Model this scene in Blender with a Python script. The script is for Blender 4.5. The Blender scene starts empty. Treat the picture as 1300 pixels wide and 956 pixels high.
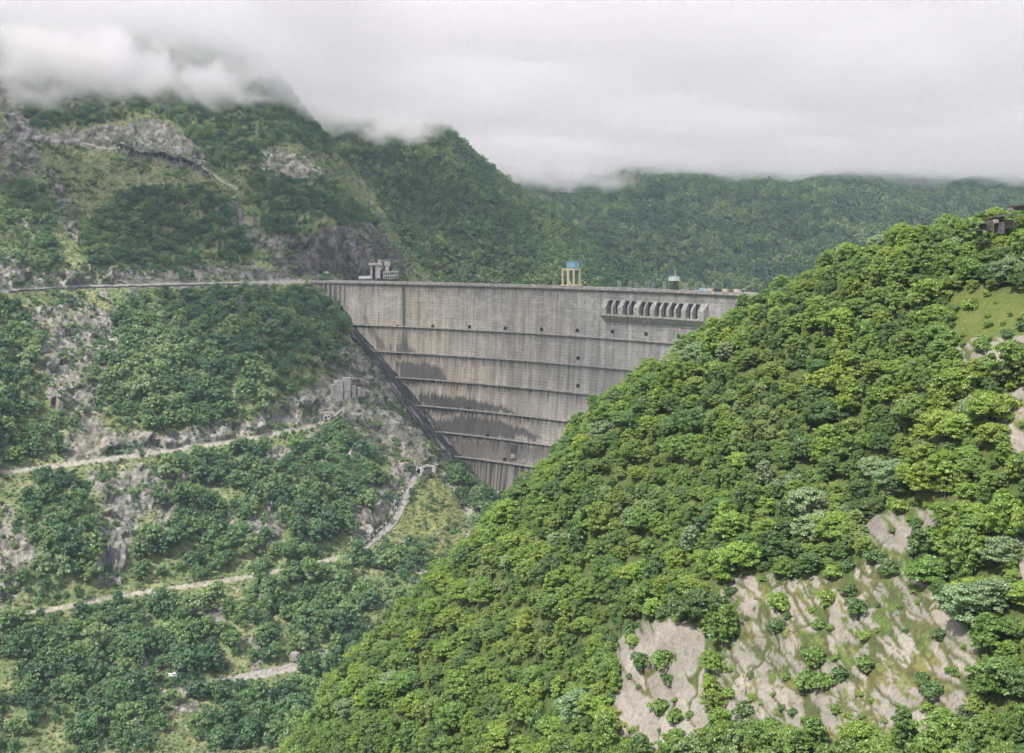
import bpy, math, random
import numpy as np
from mathutils import Vector, Matrix

rng = np.random.default_rng(7)
random.seed(7)
sc = bpy.context.scene
C = sc.collection
R = math.radians

# ------------------------------------------------------------------ camera
F, U0, V0 = 1500.0, 650.0, 305.0          # focal length in photo pixels, principal column, horizon row
cam_d = bpy.data.cameras.new('camera'); cam = bpy.data.objects.new('camera', cam_d); C.objects.link(cam)
cam_d.sensor_width = 36.0; cam_d.lens = 36.0 * F / 1300.0
cam_d.shift_y = -(478.0 - V0) / 1300.0
cam_d.clip_start = 1.0; cam_d.clip_end = 30000.0
cam.location = (0, 0, 0); cam.rotation_euler = (R(90), 0, 0)
sc.camera = cam
sc.view_settings.view_transform = 'Standard'; sc.view_settings.look = 'None'
sc.view_settings.gamma = 1.0; sc.view_settings.exposure = 0.28
try: sc.view_settings.use_curve_mapping = False
except Exception: pass
cy = sc.cycles
cy.max_bounces = 14; cy.diffuse_bounces = 2; cy.glossy_bounces = 1; cy.transmission_bounces = 2
cy.transparent_max_bounces = 8; cy.volume_bounces = 12; cy.sample_clamp_indirect = 4.0
cy.use_denoising = True; cy.denoising_prefilter = 'FAST'
cy.caustics_reflective = False; cy.caustics_refractive = False

# ------------------------------------------------------------------ overcast sky and sun
SUN_EL, SUN_ROT = 50.0, 222.0             # rotation clockwise from north (+Y): behind the camera on the left
w = bpy.data.worlds.new('World'); sc.world = w; w.use_nodes = True
nt = w.node_tree; N = nt.nodes; L = nt.links
bg = N['Background']
sky = N.new('ShaderNodeTexSky'); sky.sky_type = 'NISHITA'; sky.sun_disc = False
sky.sun_elevation = R(SUN_EL); sky.sun_rotation = R(SUN_ROT)
tc = N.new('ShaderNodeTexCoord'); sep = N.new('ShaderNodeSeparateXYZ'); L.new(tc.outputs['Generated'], sep.inputs[0])
mp = N.new('ShaderNodeMapping'); mp.inputs['Scale'].default_value = (1.0, 1.0, 3.2); L.new(tc.outputs['Generated'], mp.inputs[0])
n1 = N.new('ShaderNodeTexNoise'); n1.inputs['Scale'].default_value = 3.4; n1.inputs['Detail'].default_value = 7; n1.inputs['Roughness'].default_value = 0.5
n1.inputs['Distortion'].default_value = 0.3
L.new(mp.outputs[0], n1.inputs['Vector'])
rp = N.new('ShaderNodeValToRGB'); rp.color_ramp.elements[0].position = 0.30; rp.color_ramp.elements[0].color = (4.2, 4.15, 4.9, 1)
rp.color_ramp.elements[1].position = 0.66; rp.color_ramp.elements[1].color = (6.9, 6.7, 7.3, 1)
L.new(n1.outputs[0], rp.inputs[0])
# overcast sky is about three times brighter overhead than at the horizon
mr = N.new('ShaderNodeMapRange'); mr.inputs['From Min'].default_value = 0.24; mr.inputs['From Max'].default_value = 0.9
mr.inputs['To Min'].default_value = 1.0; mr.inputs['To Max'].default_value = 1.85
L.new(sep.outputs['Z'], mr.inputs['Value'])
vm = N.new('ShaderNodeVectorMath'); vm.operation = 'SCALE'; L.new(rp.outputs[0], vm.inputs[0]); L.new(mr.outputs[0], vm.inputs['Scale'])
mx = N.new('ShaderNodeMix'); mx.data_type = 'RGBA'; mx.inputs[0].default_value = 0.94
L.new(sky.outputs[0], mx.inputs[6]); L.new(vm.outputs[0], mx.inputs[7]); L.new(mx.outputs[2], bg.inputs['Color'])
bg.inputs['Strength'].default_value = 0.10
sd = bpy.data.lights.new('sun', 'SUN'); sd.energy = 5.0; sd.angle = R(2.5); sd.color = (1.0, 0.95, 0.86)
sun = bpy.data.objects.new('sun', sd); C.objects.link(sun)
_el, _az = R(SUN_EL), R(SUN_ROT)
_dir = Vector((math.sin(_az) * math.cos(_el), math.cos(_az) * math.cos(_el), math.sin(_el)))
sun.rotation_euler = _dir.to_track_quat('Z', 'Y').to_euler()

# ------------------------------------------------------------------ helpers
def P(u, v, D):                            # photo pixel at a distance -> point
    return np.array([(u - U0) / F * D, D, -(v - V0) / F * D])
def PZ(u, D, z):
    return np.array([(u - U0) / F * D, D, z])
def proj(co):
    return U0 + F * co[..., 0] / co[..., 1], V0 - F * co[..., 2] / co[..., 1]

def _hash(ix, iy, iz, seed):
    h = (ix.astype(np.int64) * 374761393 + iy.astype(np.int64) * 668265263 + iz.astype(np.int64) * 2147483647 + seed * 974634777) & 0xFFFFFFFF
    h = ((h ^ (h >> 13)) * 1274126177) & 0xFFFFFFFF
    h = ((h ^ (h >> 16)) * 2246822519) & 0xFFFFFFFF
    return ((h ^ (h >> 15)) & 0xFFFFFF) / float(0xFFFFFF)
def noise3(p, seed=0):
    i = np.floor(p); f = p - i; f = f * f * f * (f * (f * 6 - 15) + 10); i = i.astype(np.int64)
    x, y, z = i[..., 0], i[..., 1], i[..., 2]; fx, fy, fz = f[..., 0], f[..., 1], f[..., 2]
    def h(a, b, c): return _hash(x + a, y + b, z + c, seed)
    l = lambda a, b, t: a + (b - a) * t
    return l(l(l(h(0,0,0), h(1,0,0), fx), l(h(0,1,0), h(1,1,0), fx), fy), l(l(h(0,0,1), h(1,0,1), fx), l(h(0,1,1), h(1,1,1), fx), fy), fz)
def fbm(p, scale, octv=4, seed=0, gain=0.5):
    p = np.asarray(p, float) / scale; s = 0; a = 1; t = 0
    for k in range(octv):
        s = s + a * noise3(p * (2.03 ** k) + k * 17.3, seed + k); t += a; a *= gain
    return s / t
def ridged(p, scale, octv=4, seed=0, gain=0.5):
    p = np.asarray(p, float) / scale; s = 0; a = 1; t = 0
    for k in range(octv):
        s = s + a * (1 - np.abs(2 * noise3(p * (2.03 ** k) + k * 11.7, seed + k) - 1)); t += a; a *= gain
    return s / t
def worley(p, seed=0):                      # F1, F2-F1, cell id
    i = np.floor(p).astype(np.int64); f1 = np.full(p.shape[:-1], 9.0); f2 = f1.copy(); cid = np.zeros(p.shape[:-1]); rel = np.zeros(p.shape)
    for a in (-1, 0, 1):
        for b in (-1, 0, 1):
            for c in (-1, 0, 1):
                x, y, z = i[..., 0] + a, i[..., 1] + b, i[..., 2] + c
                v_ = np.stack([x + _hash(x, y, z, seed), y + _hash(x, y, z, seed + 1), z + _hash(x, y, z, seed + 2)], -1) - p; d = (v_ ** 2).sum(-1)
                n = d < f1
                f2 = np.where(n, f1, np.minimum(f2, d)); cid = np.where(n, _hash(x, y, z, seed + 5), cid); rel = np.where(n[..., None], v_, rel); f1 = np.where(n, d, f1)
    return np.sqrt(f1), np.sqrt(f2) - np.sqrt(f1), cid, rel
def facets(p, seed):                        # each cell its own tilted plane
    _, _, c, rel = worley(p, seed); a = np.sin(c * 97.0) ; b = np.cos(c * 131.0); g = np.sin(c * 53.0)
    return rel[..., 0] * a + rel[..., 1] * g + rel[..., 2] * b + (c - .5) * .6
def sm(a, b, x):
    t = np.clip((x - a) / (b - a), 0, 1); return t * t * (3 - 2 * t)
def mixc(a, b, t):
    return a + (np.asarray(b) - a) * t[..., None]
def inpoly(u, v, poly):
    r = np.zeros(u.shape, bool); n = len(poly); j = n - 1
    for i in range(n):
        xi, yi = poly[i]; xj, yj = poly[j]
        if yi != yj:
            c = ((yi > v) != (yj > v)) & (u < (xj - xi) * (v - yi) / (yj - yi) + xi); r ^= c
        j = i
    return r
def polysoft(u, v, poly, wob, soft=6.0):     # soft-edged membership, edges wobbled by wob (px)
    d = np.full(u.shape, 1e9); n = len(poly)
    uu, vv = u + wob, v + wob[::-1] if False else v + wob * 0.7
    for i in range(n):
        ax, ay = poly[i]; bx, by = poly[(i + 1) % n]
        dx, dy = bx - ax, by - ay; t = np.clip(((uu - ax) * dx + (vv - ay) * dy) / (dx * dx + dy * dy + 1e-9), 0, 1)
        d = np.minimum(d, np.hypot(uu - ax - t * dx, vv - ay - t * dy))
    s = np.where(inpoly(uu, vv, poly), d, -d)
    return sm(-soft, soft, s)
def linedist(u, v, pts):
    d = np.full(u.shape, 1e9)
    for (ax, ay), (bx, by) in zip(pts[:-1], pts[1:]):
        dx, dy = bx - ax, by - ay; t = np.clip(((u - ax) * dx + (v - ay) * dy) / (dx * dx + dy * dy), 0, 1)
        d = np.minimum(d, np.hypot(u - ax - t * dx, v - ay - t * dy))
    return d

def tps(ctrl):                               # height over the plan from control points
    ctrl = np.array(ctrl); X = ctrl[:, :2] / 100.0; Z = ctrl[:, 2]; n = len(X)
    r2 = ((X[:, None] - X[None]) ** 2).sum(-1); K = r2 * np.log(r2 + 1e-9) * 0.5 + np.eye(n) * 0.003
    Pm = np.c_[np.ones(n), X]; A = np.zeros((n + 3, n + 3)); A[:n, :n] = K; A[:n, n:] = Pm; A[n:, :n] = Pm.T
    s = np.linalg.solve(A, np.r_[Z, 0, 0, 0])
    def f(x, y):
        q = np.stack([x, y], -1) / 100.0; out = s[n] + s[n + 1] * q[..., 0] + s[n + 2] * q[..., 1]
        for k in range(n):
            d = ((q - X[k]) ** 2).sum(-1); out = out + s[k] * 0.5 * d * np.log(d + 1e-9)
        return out
    return f

def mesh_obj(name, verts, faces, mat=None, parent=None, smooth=False, mats=None, midx=None):
    m = bpy.data.meshes.new(name)
    verts = np.asarray(verts, np.float32); 
    if isinstance(faces, np.ndarray):
        k = faces.shape[1]; m.vertices.add(len(verts)); m.vertices.foreach_set('co', verts.ravel())
        m.loops.add(faces.size); m.loops.foreach_set('vertex_index', faces.astype(np.int32).ravel())
        m.polygons.add(len(faces)); m.polygons.foreach_set('loop_start', np.arange(0, faces.size, k, dtype=np.int32))
        m.update(calc_edges=True)
    else:
        m.from_pydata([tuple(map(float, v)) for v in verts], [], faces); m.update()
    m.polygons.foreach_set('use_smooth', np.full(len(m.polygons), smooth))
    for mm in (mats or ([mat] if mat else [])): m.materials.append(mm)
    if midx is not None: m.polygons.foreach_set('material_index', np.asarray(midx, np.int32))
    o = bpy.data.objects.new(name, m); C.objects.link(o)
    if parent: o.parent = parent
    return o
def grid_faces(nr, nc):
    a = np.arange(nr * nc).reshape(nr, nc)
    return np.stack([a[:-1, :-1], a[:-1, 1:], a[1:, 1:], a[1:, :-1]], -1).reshape(-1, 4)
def vcol(o, name, col):
    at = o.data.color_attributes.new(name, 'FLOAT_COLOR', 'POINT')
    c = np.ones((len(o.data.vertices), 4), np.float32); c[:, :3] = np.clip(col.reshape(-1, 3), 0, 1); at.data.foreach_set('color', c.ravel())
def tag(o, label=None, cat=None, group=None, kind=None):
    if label: o['label'] = label
    if cat: o['category'] = cat
    if group: o['group'] = group
    if kind: o['kind'] = kind
    return o
def empty(name, loc, label, cat, group=None):
    o = bpy.data.objects.new(name, None); C.objects.link(o); o.location = tuple(map(float, loc)); o.empty_display_size = 1
    return tag(o, label, cat, group)
class MB:                                    # collects boxes, bars and tubes in one mesh
    def __init__(s): s.v = []; s.f = []
    def add(s, vs, fs):
        b = len(s.v); s.v += [tuple(map(float, q)) for q in vs]; s.f += [tuple(i + b for i in f) for f in fs]; return s
    def frame_box(s, c, ax, ay, az, hx, hy, hz):
        c = np.asarray(c, float); ax, ay, az = (np.asarray(q, float) for q in (ax, ay, az))
        vs = [c + ax * hx * i + ay * hy * j + az * hz * k for k in (-1, 1) for j in (-1, 1) for i in (-1, 1)]
        return s.add(vs, [(0, 2, 3, 1), (4, 5, 7, 6), (0, 1, 5, 4), (2, 6, 7, 3), (0, 4, 6, 2), (1, 3, 7, 5)])
    def box(s, c, size, rz=0.0):
        cs, sn = math.cos(rz), math.sin(rz)
        return s.frame_box(c, (cs, sn, 0), (-sn, cs, 0), (0, 0, 1), size[0] / 2, size[1] / 2, size[2] / 2)
    def bar(s, a, b, w, d=None):
        a, b = np.asarray(a, float), np.asarray(b, float); z = b - a; l = np.linalg.norm(z); z = z / l
        t = np.array([0, 0, 1.0]) if abs(z[2]) < 0.9 else np.array([1.0, 0, 0]); x = np.cross(t, z); x /= np.linalg.norm(x); y = np.cross(z, x)
        return s.frame_box((a + b) / 2, x, y, z, w / 2, (d or w) / 2, l / 2)
    def tube(s, pts, rad, n=7, cap=True):
        pts = [np.asarray(p, float) for p in pts]; base = len(s.v)
        for i, p in enumerate(pts):
            z = pts[min(i + 1, len(pts) - 1)] - pts[max(i - 1, 0)]; z = z / (np.linalg.norm(z) + 1e-9)
            t = np.array([1.0, 0, 0]) if abs(z[0]) < 0.9 else np.array([0, 1.0, 0]); x = np.cross(t, z); x /= np.linalg.norm(x); y = np.cross(z, x)
            r = rad[i] if hasattr(rad, '__len__') else rad
            for k in range(n):
                a = 2 * math.pi * k / n; s.v.append(tuple(p + x * r * math.cos(a) + y * r * math.sin(a)))
        for i in range(len(pts) - 1):
            for k in range(n):
                a, b = base + i * n + k, base + i * n + (k + 1) % n; s.f.append((a, b, b + n, a + n))
        if cap:
            s.f.append(tuple(base + k for k in range(n))[::-1]); s.f.append(tuple(base + (len(pts) - 1) * n + k for k in range(n)))
        return s
    def prism(s, poly, ax, ay, az, org, th):  # polygon in (ax, ay) plane extruded th along az, centred
        org, ax, ay, az = (np.asarray(q, float) for q in (org, ax, ay, az)); n = len(poly)
        vs = [org + ax * a + ay * b - az * th / 2 for a, b in poly] + [org + ax * a + ay * b + az * th / 2 for a, b in poly]
        return s.add(vs, [tuple(range(n))[::-1], tuple(range(n, 2 * n))] + [(i, (i + 1) % n, (i + 1) % n + n, i + n) for i in range(n)])
    def build(s, name, mat, parent=None, smooth=False):
        v = np.array(s.v)
        if parent is not None and parent.type == 'EMPTY':
            m = np.array(parent.matrix_basis.inverted()); v = v @ m[:3, :3].T + m[:3, 3]
        return mesh_obj(name, v, s.f, mat, parent, smooth)

# ------------------------------------------------------------------ materials
def mat_plain(name, col, rough=0.85, noise=0.25, scale=0.6, bump=0.0, metallic=0.0):
    m = bpy.data.materials.new(name); m.use_nodes = True; n, l = m.node_tree.nodes, m.node_tree.links
    b = n['Principled BSDF']; b.inputs['Roughness'].default_value = rough; b.inputs['Metallic'].default_value = metallic
    b.inputs['Specular IOR Level'].default_value = 0.3
    t = n.new('ShaderNodeTexCoord'); tx = n.new('ShaderNodeTexNoise'); tx.inputs['Scale'].default_value = scale; tx.inputs['Detail'].default_value = 6
    l.new(t.outputs['Object'], tx.inputs['Vector'])
    r = n.new('ShaderNodeValToRGB'); r.color_ramp.elements[0].position = 0.3; r.color_ramp.elements[1].position = 0.7
    r.color_ramp.elements[0].color = (*[c * (1 - noise) for c in col], 1); r.color_ramp.elements[1].color = (*[min(1, c * (1 + noise)) for c in col], 1)
    l.new(tx.outputs[0], r.inputs[0]); l.new(r.outputs[0], b.inputs['Base Color'])
    if bump:
        bp = n.new('ShaderNodeBump'); bp.inputs['Strength'].default_value = bump; l.new(tx.outputs[0], bp.inputs['Height']); l.new(bp.outputs[0], b.inputs['Normal'])
    return m
def mat_attr(name, rough=0.9, scale=0.5, amt=0.35, bump=0.6, bdist=0.5, scale2=3.0):
    m = bpy.data.materials.new(name); m.use_nodes = True; n, l = m.node_tree.nodes, m.node_tree.links
    b = n['Principled BSDF']; b.inputs['Roughness'].default_value = rough; b.inputs['Specular IOR Level'].default_value = 0.2
    a = n.new('ShaderNodeVertexColor'); a.layer_name = 'col'
    t = n.new('ShaderNodeTexCoord'); tx = n.new('ShaderNodeTexNoise'); tx.inputs['Scale'].default_value = scale; tx.inputs['Detail'].default_value = 8; tx.inputs['Roughness'].default_value = 0.65
    l.new(t.outputs['Object'], tx.inputs['Vector'])
    mr = n.new('ShaderNodeMapRange'); mr.inputs['From Min'].default_value = 0.3; mr.inputs['From Max'].default_value = 0.7
    mr.inputs['To Min'].default_value = 1 - amt; mr.inputs['To Max'].default_value = 1 + amt; l.new(tx.outputs[0], mr.inputs['Value'])
    v = n.new('ShaderNodeVectorMath'); v.operation = 'SCALE'; l.new(a.outputs[0], v.inputs[0]); l.new(mr.outputs[0], v.inputs['Scale'])
    l.new(v.outputs[0], b.inputs['Base Color'])
    bp = n.new('ShaderNodeBump'); bp.inputs['Strength'].default_value = bump; bp.inputs['Distance'].default_value = bdist
    l.new(tx.outputs[0], bp.inputs['Height']); l.new(bp.outputs[0], b.inputs['Normal'])
    return m
def mat_leaf(name, cols, by_object=False, nscale=0.45, patch=0.02):
    m = bpy.data.materials.new(name); m.use_nodes = True; n, l = m.node_tree.nodes, m.node_tree.links
    n.remove(n['Principled BSDF']); out = n['Material Output']
    oi = n.new('ShaderNodeObjectInfo')
    if by_object: base = oi.outputs['Color']
    else:
        r = n.new('ShaderNodeValToRGB'); r.color_ramp.interpolation = 'LINEAR'
        while len(r.color_ramp.elements) < len(cols): r.color_ramp.elements.new(0.5)
        for i, c in enumerate(cols):
            r.color_ramp.elements[i].position = i / (len(cols) - 1); r.color_ramp.elements[i].color = (*c, 1)
        pn = n.new('ShaderNodeTexNoise'); pn.inputs['Scale'].default_value = patch; pn.inputs['Detail'].default_value = 3; l.new(oi.outputs['Location'], pn.inputs['Vector'])
        ma = n.new('ShaderNodeMapRange'); ma.inputs['From Min'].default_value = .32; ma.inputs['From Max'].default_value = .68; ma.inputs['To Min'].default_value = -.3; ma.inputs['To Max'].default_value = .5; l.new(pn.outputs[0], ma.inputs['Value'])
        ad = n.new('ShaderNodeMath'); ad.operation = 'MULTIPLY_ADD'; ad.inputs[1].default_value = .75; l.new(oi.outputs['Random'], ad.inputs[0]); l.new(ma.outputs[0], ad.inputs[2]); ad.use_clamp = True
        l.new(ad.outputs[0], r.inputs[0]); base = r.outputs[0]
    t = n.new('ShaderNodeTexCoord'); tx = n.new('ShaderNodeTexNoise'); tx.inputs['Scale'].default_value = nscale; tx.inputs['Detail'].default_value = 5; tx.inputs['Roughness'].default_value = 0.75
    l.new(t.outputs['Object'], tx.inputs['Vector'])
    mr = n.new('ShaderNodeMapRange'); mr.inputs['From Min'].default_value = 0.3; mr.inputs['From Max'].default_value = 0.7; mr.inputs['To Min'].default_value = 0.6; mr.inputs['To Max'].default_value = 1.45
    l.new(tx.outputs[0], mr.inputs['Value'])
    v = n.new('ShaderNodeVectorMath'); v.operation = 'SCALE'; l.new(base, v.inputs[0]); l.new(mr.outputs[0], v.inputs['Scale'])
    d = n.new('ShaderNodeBsdfDiffuse'); l.new(v.outputs[0], d.inputs['Color'])
    tr = n.new('ShaderNodeBsdfTranslucent'); hs = n.new('ShaderNodeVectorMath'); hs.operation = 'MULTIPLY'; hs.inputs[1].default_value = (1.4, 1.4, 0.6)
    l.new(v.outputs[0], hs.inputs[0]); l.new(hs.outputs[0], tr.inputs['Color'])
    m1 = n.new('ShaderNodeMixShader'); m1.inputs[0].default_value = 0.3; l.new(d.outputs[0], m1.inputs[1]); l.new(tr.outputs[0], m1.inputs[2])
    g = n.new('ShaderNodeBsdfGlossy'); g.inputs['Roughness'].default_value = 0.45; g.inputs['Color'].default_value = (0.8, 0.85, 0.9, 1)
    m2 = n.new('ShaderNodeMixShader'); m2.inputs[0].default_value = 0.05; l.new(m1.outputs[0], m2.inputs[1]); l.new(g.outputs[0], m2.inputs[2])
    l.new(m2.outputs[0], out.inputs['Surface'])
    return m

M_near = mat_attr('near_ground', scale=1.1, amt=0.3, bump=0.5, bdist=0.4)
M_hill = mat_attr('hill_ground', scale=0.3, amt=0.4, bump=1.0, bdist=2.5)
M_dam = mat_attr('dam_concrete', scale=0.5, amt=0.18, bump=0.15, bdist=0.2, rough=0.9)
M_conc = mat_plain('weathered_concrete', (0.40, 0.38, 0.35), scale=0.35, noise=0.35)
M_conc_dark = mat_plain('stained_concrete', (0.10, 0.095, 0.095), scale=0.3, noise=0.5)
M_conc_pale = mat_plain('pale_concrete', (0.48, 0.46, 0.43), scale=0.5, noise=0.2)
M_dark = mat_plain('dark_opening', (0.02, 0.02, 0.022), noise=0.3)  # near-black colour stands in for the shade inside openings
M_white = mat_plain('white_paint', (0.78, 0.79, 0.80), rough=0.6, noise=0.06)
M_yellow = mat_plain('yellow_paint', (0.68, 0.60, 0.38), rough=0.6, noise=0.12)
M_blue = mat_plain('blue_paint', (0.24, 0.47, 0.58), rough=0.55, noise=0.1)
M_orange = mat_plain('orange_paint', (0.62, 0.20, 0.07), rough=0.5, noise=0.1)
M_steel = mat_plain('dark_steel', (0.06, 0.065, 0.07), rough=0.6, noise=0.2)
M_glass = mat_plain('dark_glass', (0.03, 0.035, 0.04), rough=0.15, noise=0.1)
M_rust = mat_plain('rusty_steel', (0.20, 0.11, 0.08), noise=0.4, scale=1.0)
M_tyre = mat_plain('black_rubber', (0.02, 0.02, 0.02), noise=0.1)
M_bark = mat_plain('grey_bark', (0.11, 0.095, 0.08), noise=0.35, scale=2.0)
M_wood = mat_plain('dark_timber', (0.10, 0.085, 0.075), noise=0.4, scale=1.5)
GREENS = [(0.055, 0.085, 0.030), (0.040, 0.070, 0.028), (0.065, 0.105, 0.032), (0.048, 0.085, 0.038), (0.085, 0.115, 0.058), (0.045, 0.08, 0.03)]
M_leaf_near = mat_leaf('leaves_near', None, by_object=True)
M_leaf_near_rand = mat_leaf('leaves_near_mixed', [(0.23, 0.345, 0.06), (0.18, 0.29, 0.065), (0.115, 0.20, 0.06), (0.26, 0.36, 0.065), (0.24, 0.335, 0.13)])
M_leaf_mid = mat_leaf('leaves_left_slope', [(0.06, 0.13, 0.055), (0.085, 0.175, 0.07), (0.12, 0.22, 0.08), (0.18, 0.28, 0.09), (0.24, 0.33, 0.16)])
M_leaf_far = mat_leaf('leaves_far', [(0.055, 0.115, 0.05), (0.075, 0.15, 0.055), (0.10, 0.185, 0.065), (0.16, 0.26, 0.08), (0.23, 0.31, 0.11)], nscale=0.2, patch=0.008)
GRASS = np.array([0.165, 0.22, 0.09]); GRASS_DRY = np.array([0.28, 0.285, 0.15]); SOIL = np.array([0.10, 0.085, 0.055])
ROCK = np.array([0.33, 0.32, 0.30]); ROCK_DK = np.array([0.11, 0.105, 0.10]); ROCK_W = np.array([0.35, 0.32, 0.275])

# ------------------------------------------------------------------ tree prototypes
def leaf_cloud(n, size, centers, radii, seed, up=0.5, jit=0.55, flat=0.8, r0=.72):
    r = np.random.default_rng(seed)
    w = radii ** 2; k = r.choice(len(centers), n, p=w / w.sum())
    d = r.normal(size=(n, 3)); d[:, 2] = np.abs(d[:, 2]) * 0.9 - 0.35 * r.random(n); d /= np.linalg.norm(d, axis=1)[:, None]
    rad = radii[k] * (r0 + (1.12 - r0) * r.random(n) ** .7); c = centers[k] + d * rad[:, None] * np.array([1, 1, flat])
    nm = d + np.array([0, 0, up]) + r.normal(size=(n, 3)) * jit; nm /= np.linalg.norm(nm, axis=1)[:, None]
    t = r.normal(size=(n, 3)); a = np.cross(nm, t); a /= np.linalg.norm(a, axis=1)[:, None]; b = np.cross(nm, a)
    s = size * (0.6 + 0.8 * r.random(n))[:, None]
    q = np.stack([c - a * s, c - b * s * 0.55 + nm * s * 0.12, c + a * s, c + b * s * 0.55 + nm * s * 0.12], 1)
    f = np.arange(n * 4).reshape(n, 4)
    return q.reshape(-1, 3), f
def crown_lobes(seed, rx, h0, h1, nl, lr):
    r = np.random.default_rng(seed); out = []; rad = []
    cz, hz = (h0 + h1) / 2, (h1 - h0) / 2
    lean = r.normal(size=2) * 0.10 * rx; prof = r.uniform(0.85, 1.15, 6)
    for i in range(nl):
        y = 1 - (i + 0.5) / nl * 1.75; a = i * 2.39996 + r.uniform(-.4, .4); q = math.sqrt(max(0, 1 - y * y))
        k = prof[int((a / (2 * math.pi) * 6) % 6)] * r.uniform(0.3, 1.2)
        out.append((rx * q * k * math.cos(a) + lean[0] * y, rx * q * k * math.sin(a) + lean[1] * y, cz + hz * y * r.uniform(0.8, 0.98))); rad.append(lr * r.uniform(0.5, 1.35))
    out.append((0, 0, cz)); rad.append(rx * 0.5)
    return np.array(out), np.array(rad)
def trunk_mb(h, r0, seed, spread):
    r = np.random.default_rng(seed); m = MB(); x = r.normal(size=2) * 0.25
    m.tube([(0, 0, -1.5), (x[0] * .3, x[1] * .3, h * .3), (x[0], x[1], h * .62), (x[0] * 1.2, x[1] * 1.2, h * .9)], [r0 * 1.25, r0 * .85, r0 * .5, r0 * .15])
    for k in range(7):
        a = k * 2.4 + r.uniform(-.4, .4); z = h * (0.28 + 0.07 * k); e = spread * r.uniform(0.5, 0.8)
        m.tube([(x[0] * .6, x[1] * .6, z), (math.cos(a) * e * .5, math.sin(a) * e * .5, z + h * .12), (math.cos(a) * e, math.sin(a) * e, z + h * .2)], [r0 * .45, r0 * .28, r0 * .08], 5)
    return m
# near kinds: crown mesh + trunk mesh (unit metres, about 9-10 m tall)
KINDS = []
for i, (rx, h0, h1, nl, lr, n, up) in enumerate([(4.6, 1.0, 9.5, 110, 1.0, 7600, .6), (4.1, 1.0, 10.5, 100, .95, 7200, .5), (5.2, 1.4, 9.0, 130, .95, 8400, .7),
                                                 (3.4, .8, 8.5, 75, .9, 5600, .5), (4.4, 1.0, 8.2, 100, 1.0, 7000, .8), (3.0, 1.0, 10.8, 80, .8, 5600, .4), (2.7, .6, 10.2, 60, .75, 4600, .2), (4.9, .8, 7.4, 90, 1.15, 7600, .6)]):
    ce, ra = crown_lobes(100 + i, rx, h0, h1, nl, lr)
    v, f = leaf_cloud(int(n * 1.6), 0.275, ce, ra, 200 + i, up=up, jit=.95, flat=.7, r0=.1)
    KINDS.append((v, f, trunk_mb(h1, 0.24, 300 + i, rx)))

def proto_collection(name, specs, leaf_mat, size):
    col = bpy.data.collections.new(name)
    for i, (rx, h0, h1, nl, lr, n) in enumerate(specs):
        ce, ra = crown_lobes(500 + i * 7 + len(name), rx, h0, h1, nl, lr)
        v, f = leaf_cloud(n, size, ce, ra, 600 + i, up=0.5)
        t = MB().tube([(0, 0, -1.5), (0.1, 0, h1 * .4), (0, .15, h1 * .8)], [.3, .2, .08], 4, cap=False)
        vv = np.r_[v, np.array(t.v)]; ff = [tuple(q) for q in f] + [tuple(j + len(v) for j in q) for q in t.f]
        m = bpy.data.meshes.new('woodland_tree'); m.from_pydata(vv.tolist(), [], ff); m.materials.append(leaf_mat); m.materials.append(M_bark)
        m.polygons.foreach_set('material_index', np.r_[np.zeros(len(f), np.int32), np.ones(len(t.f), np.int32)].astype(np.int32)); m.update()
        o = bpy.data.objects.new('woodland_tree', m); col.objects.link(o)
    return col
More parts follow.
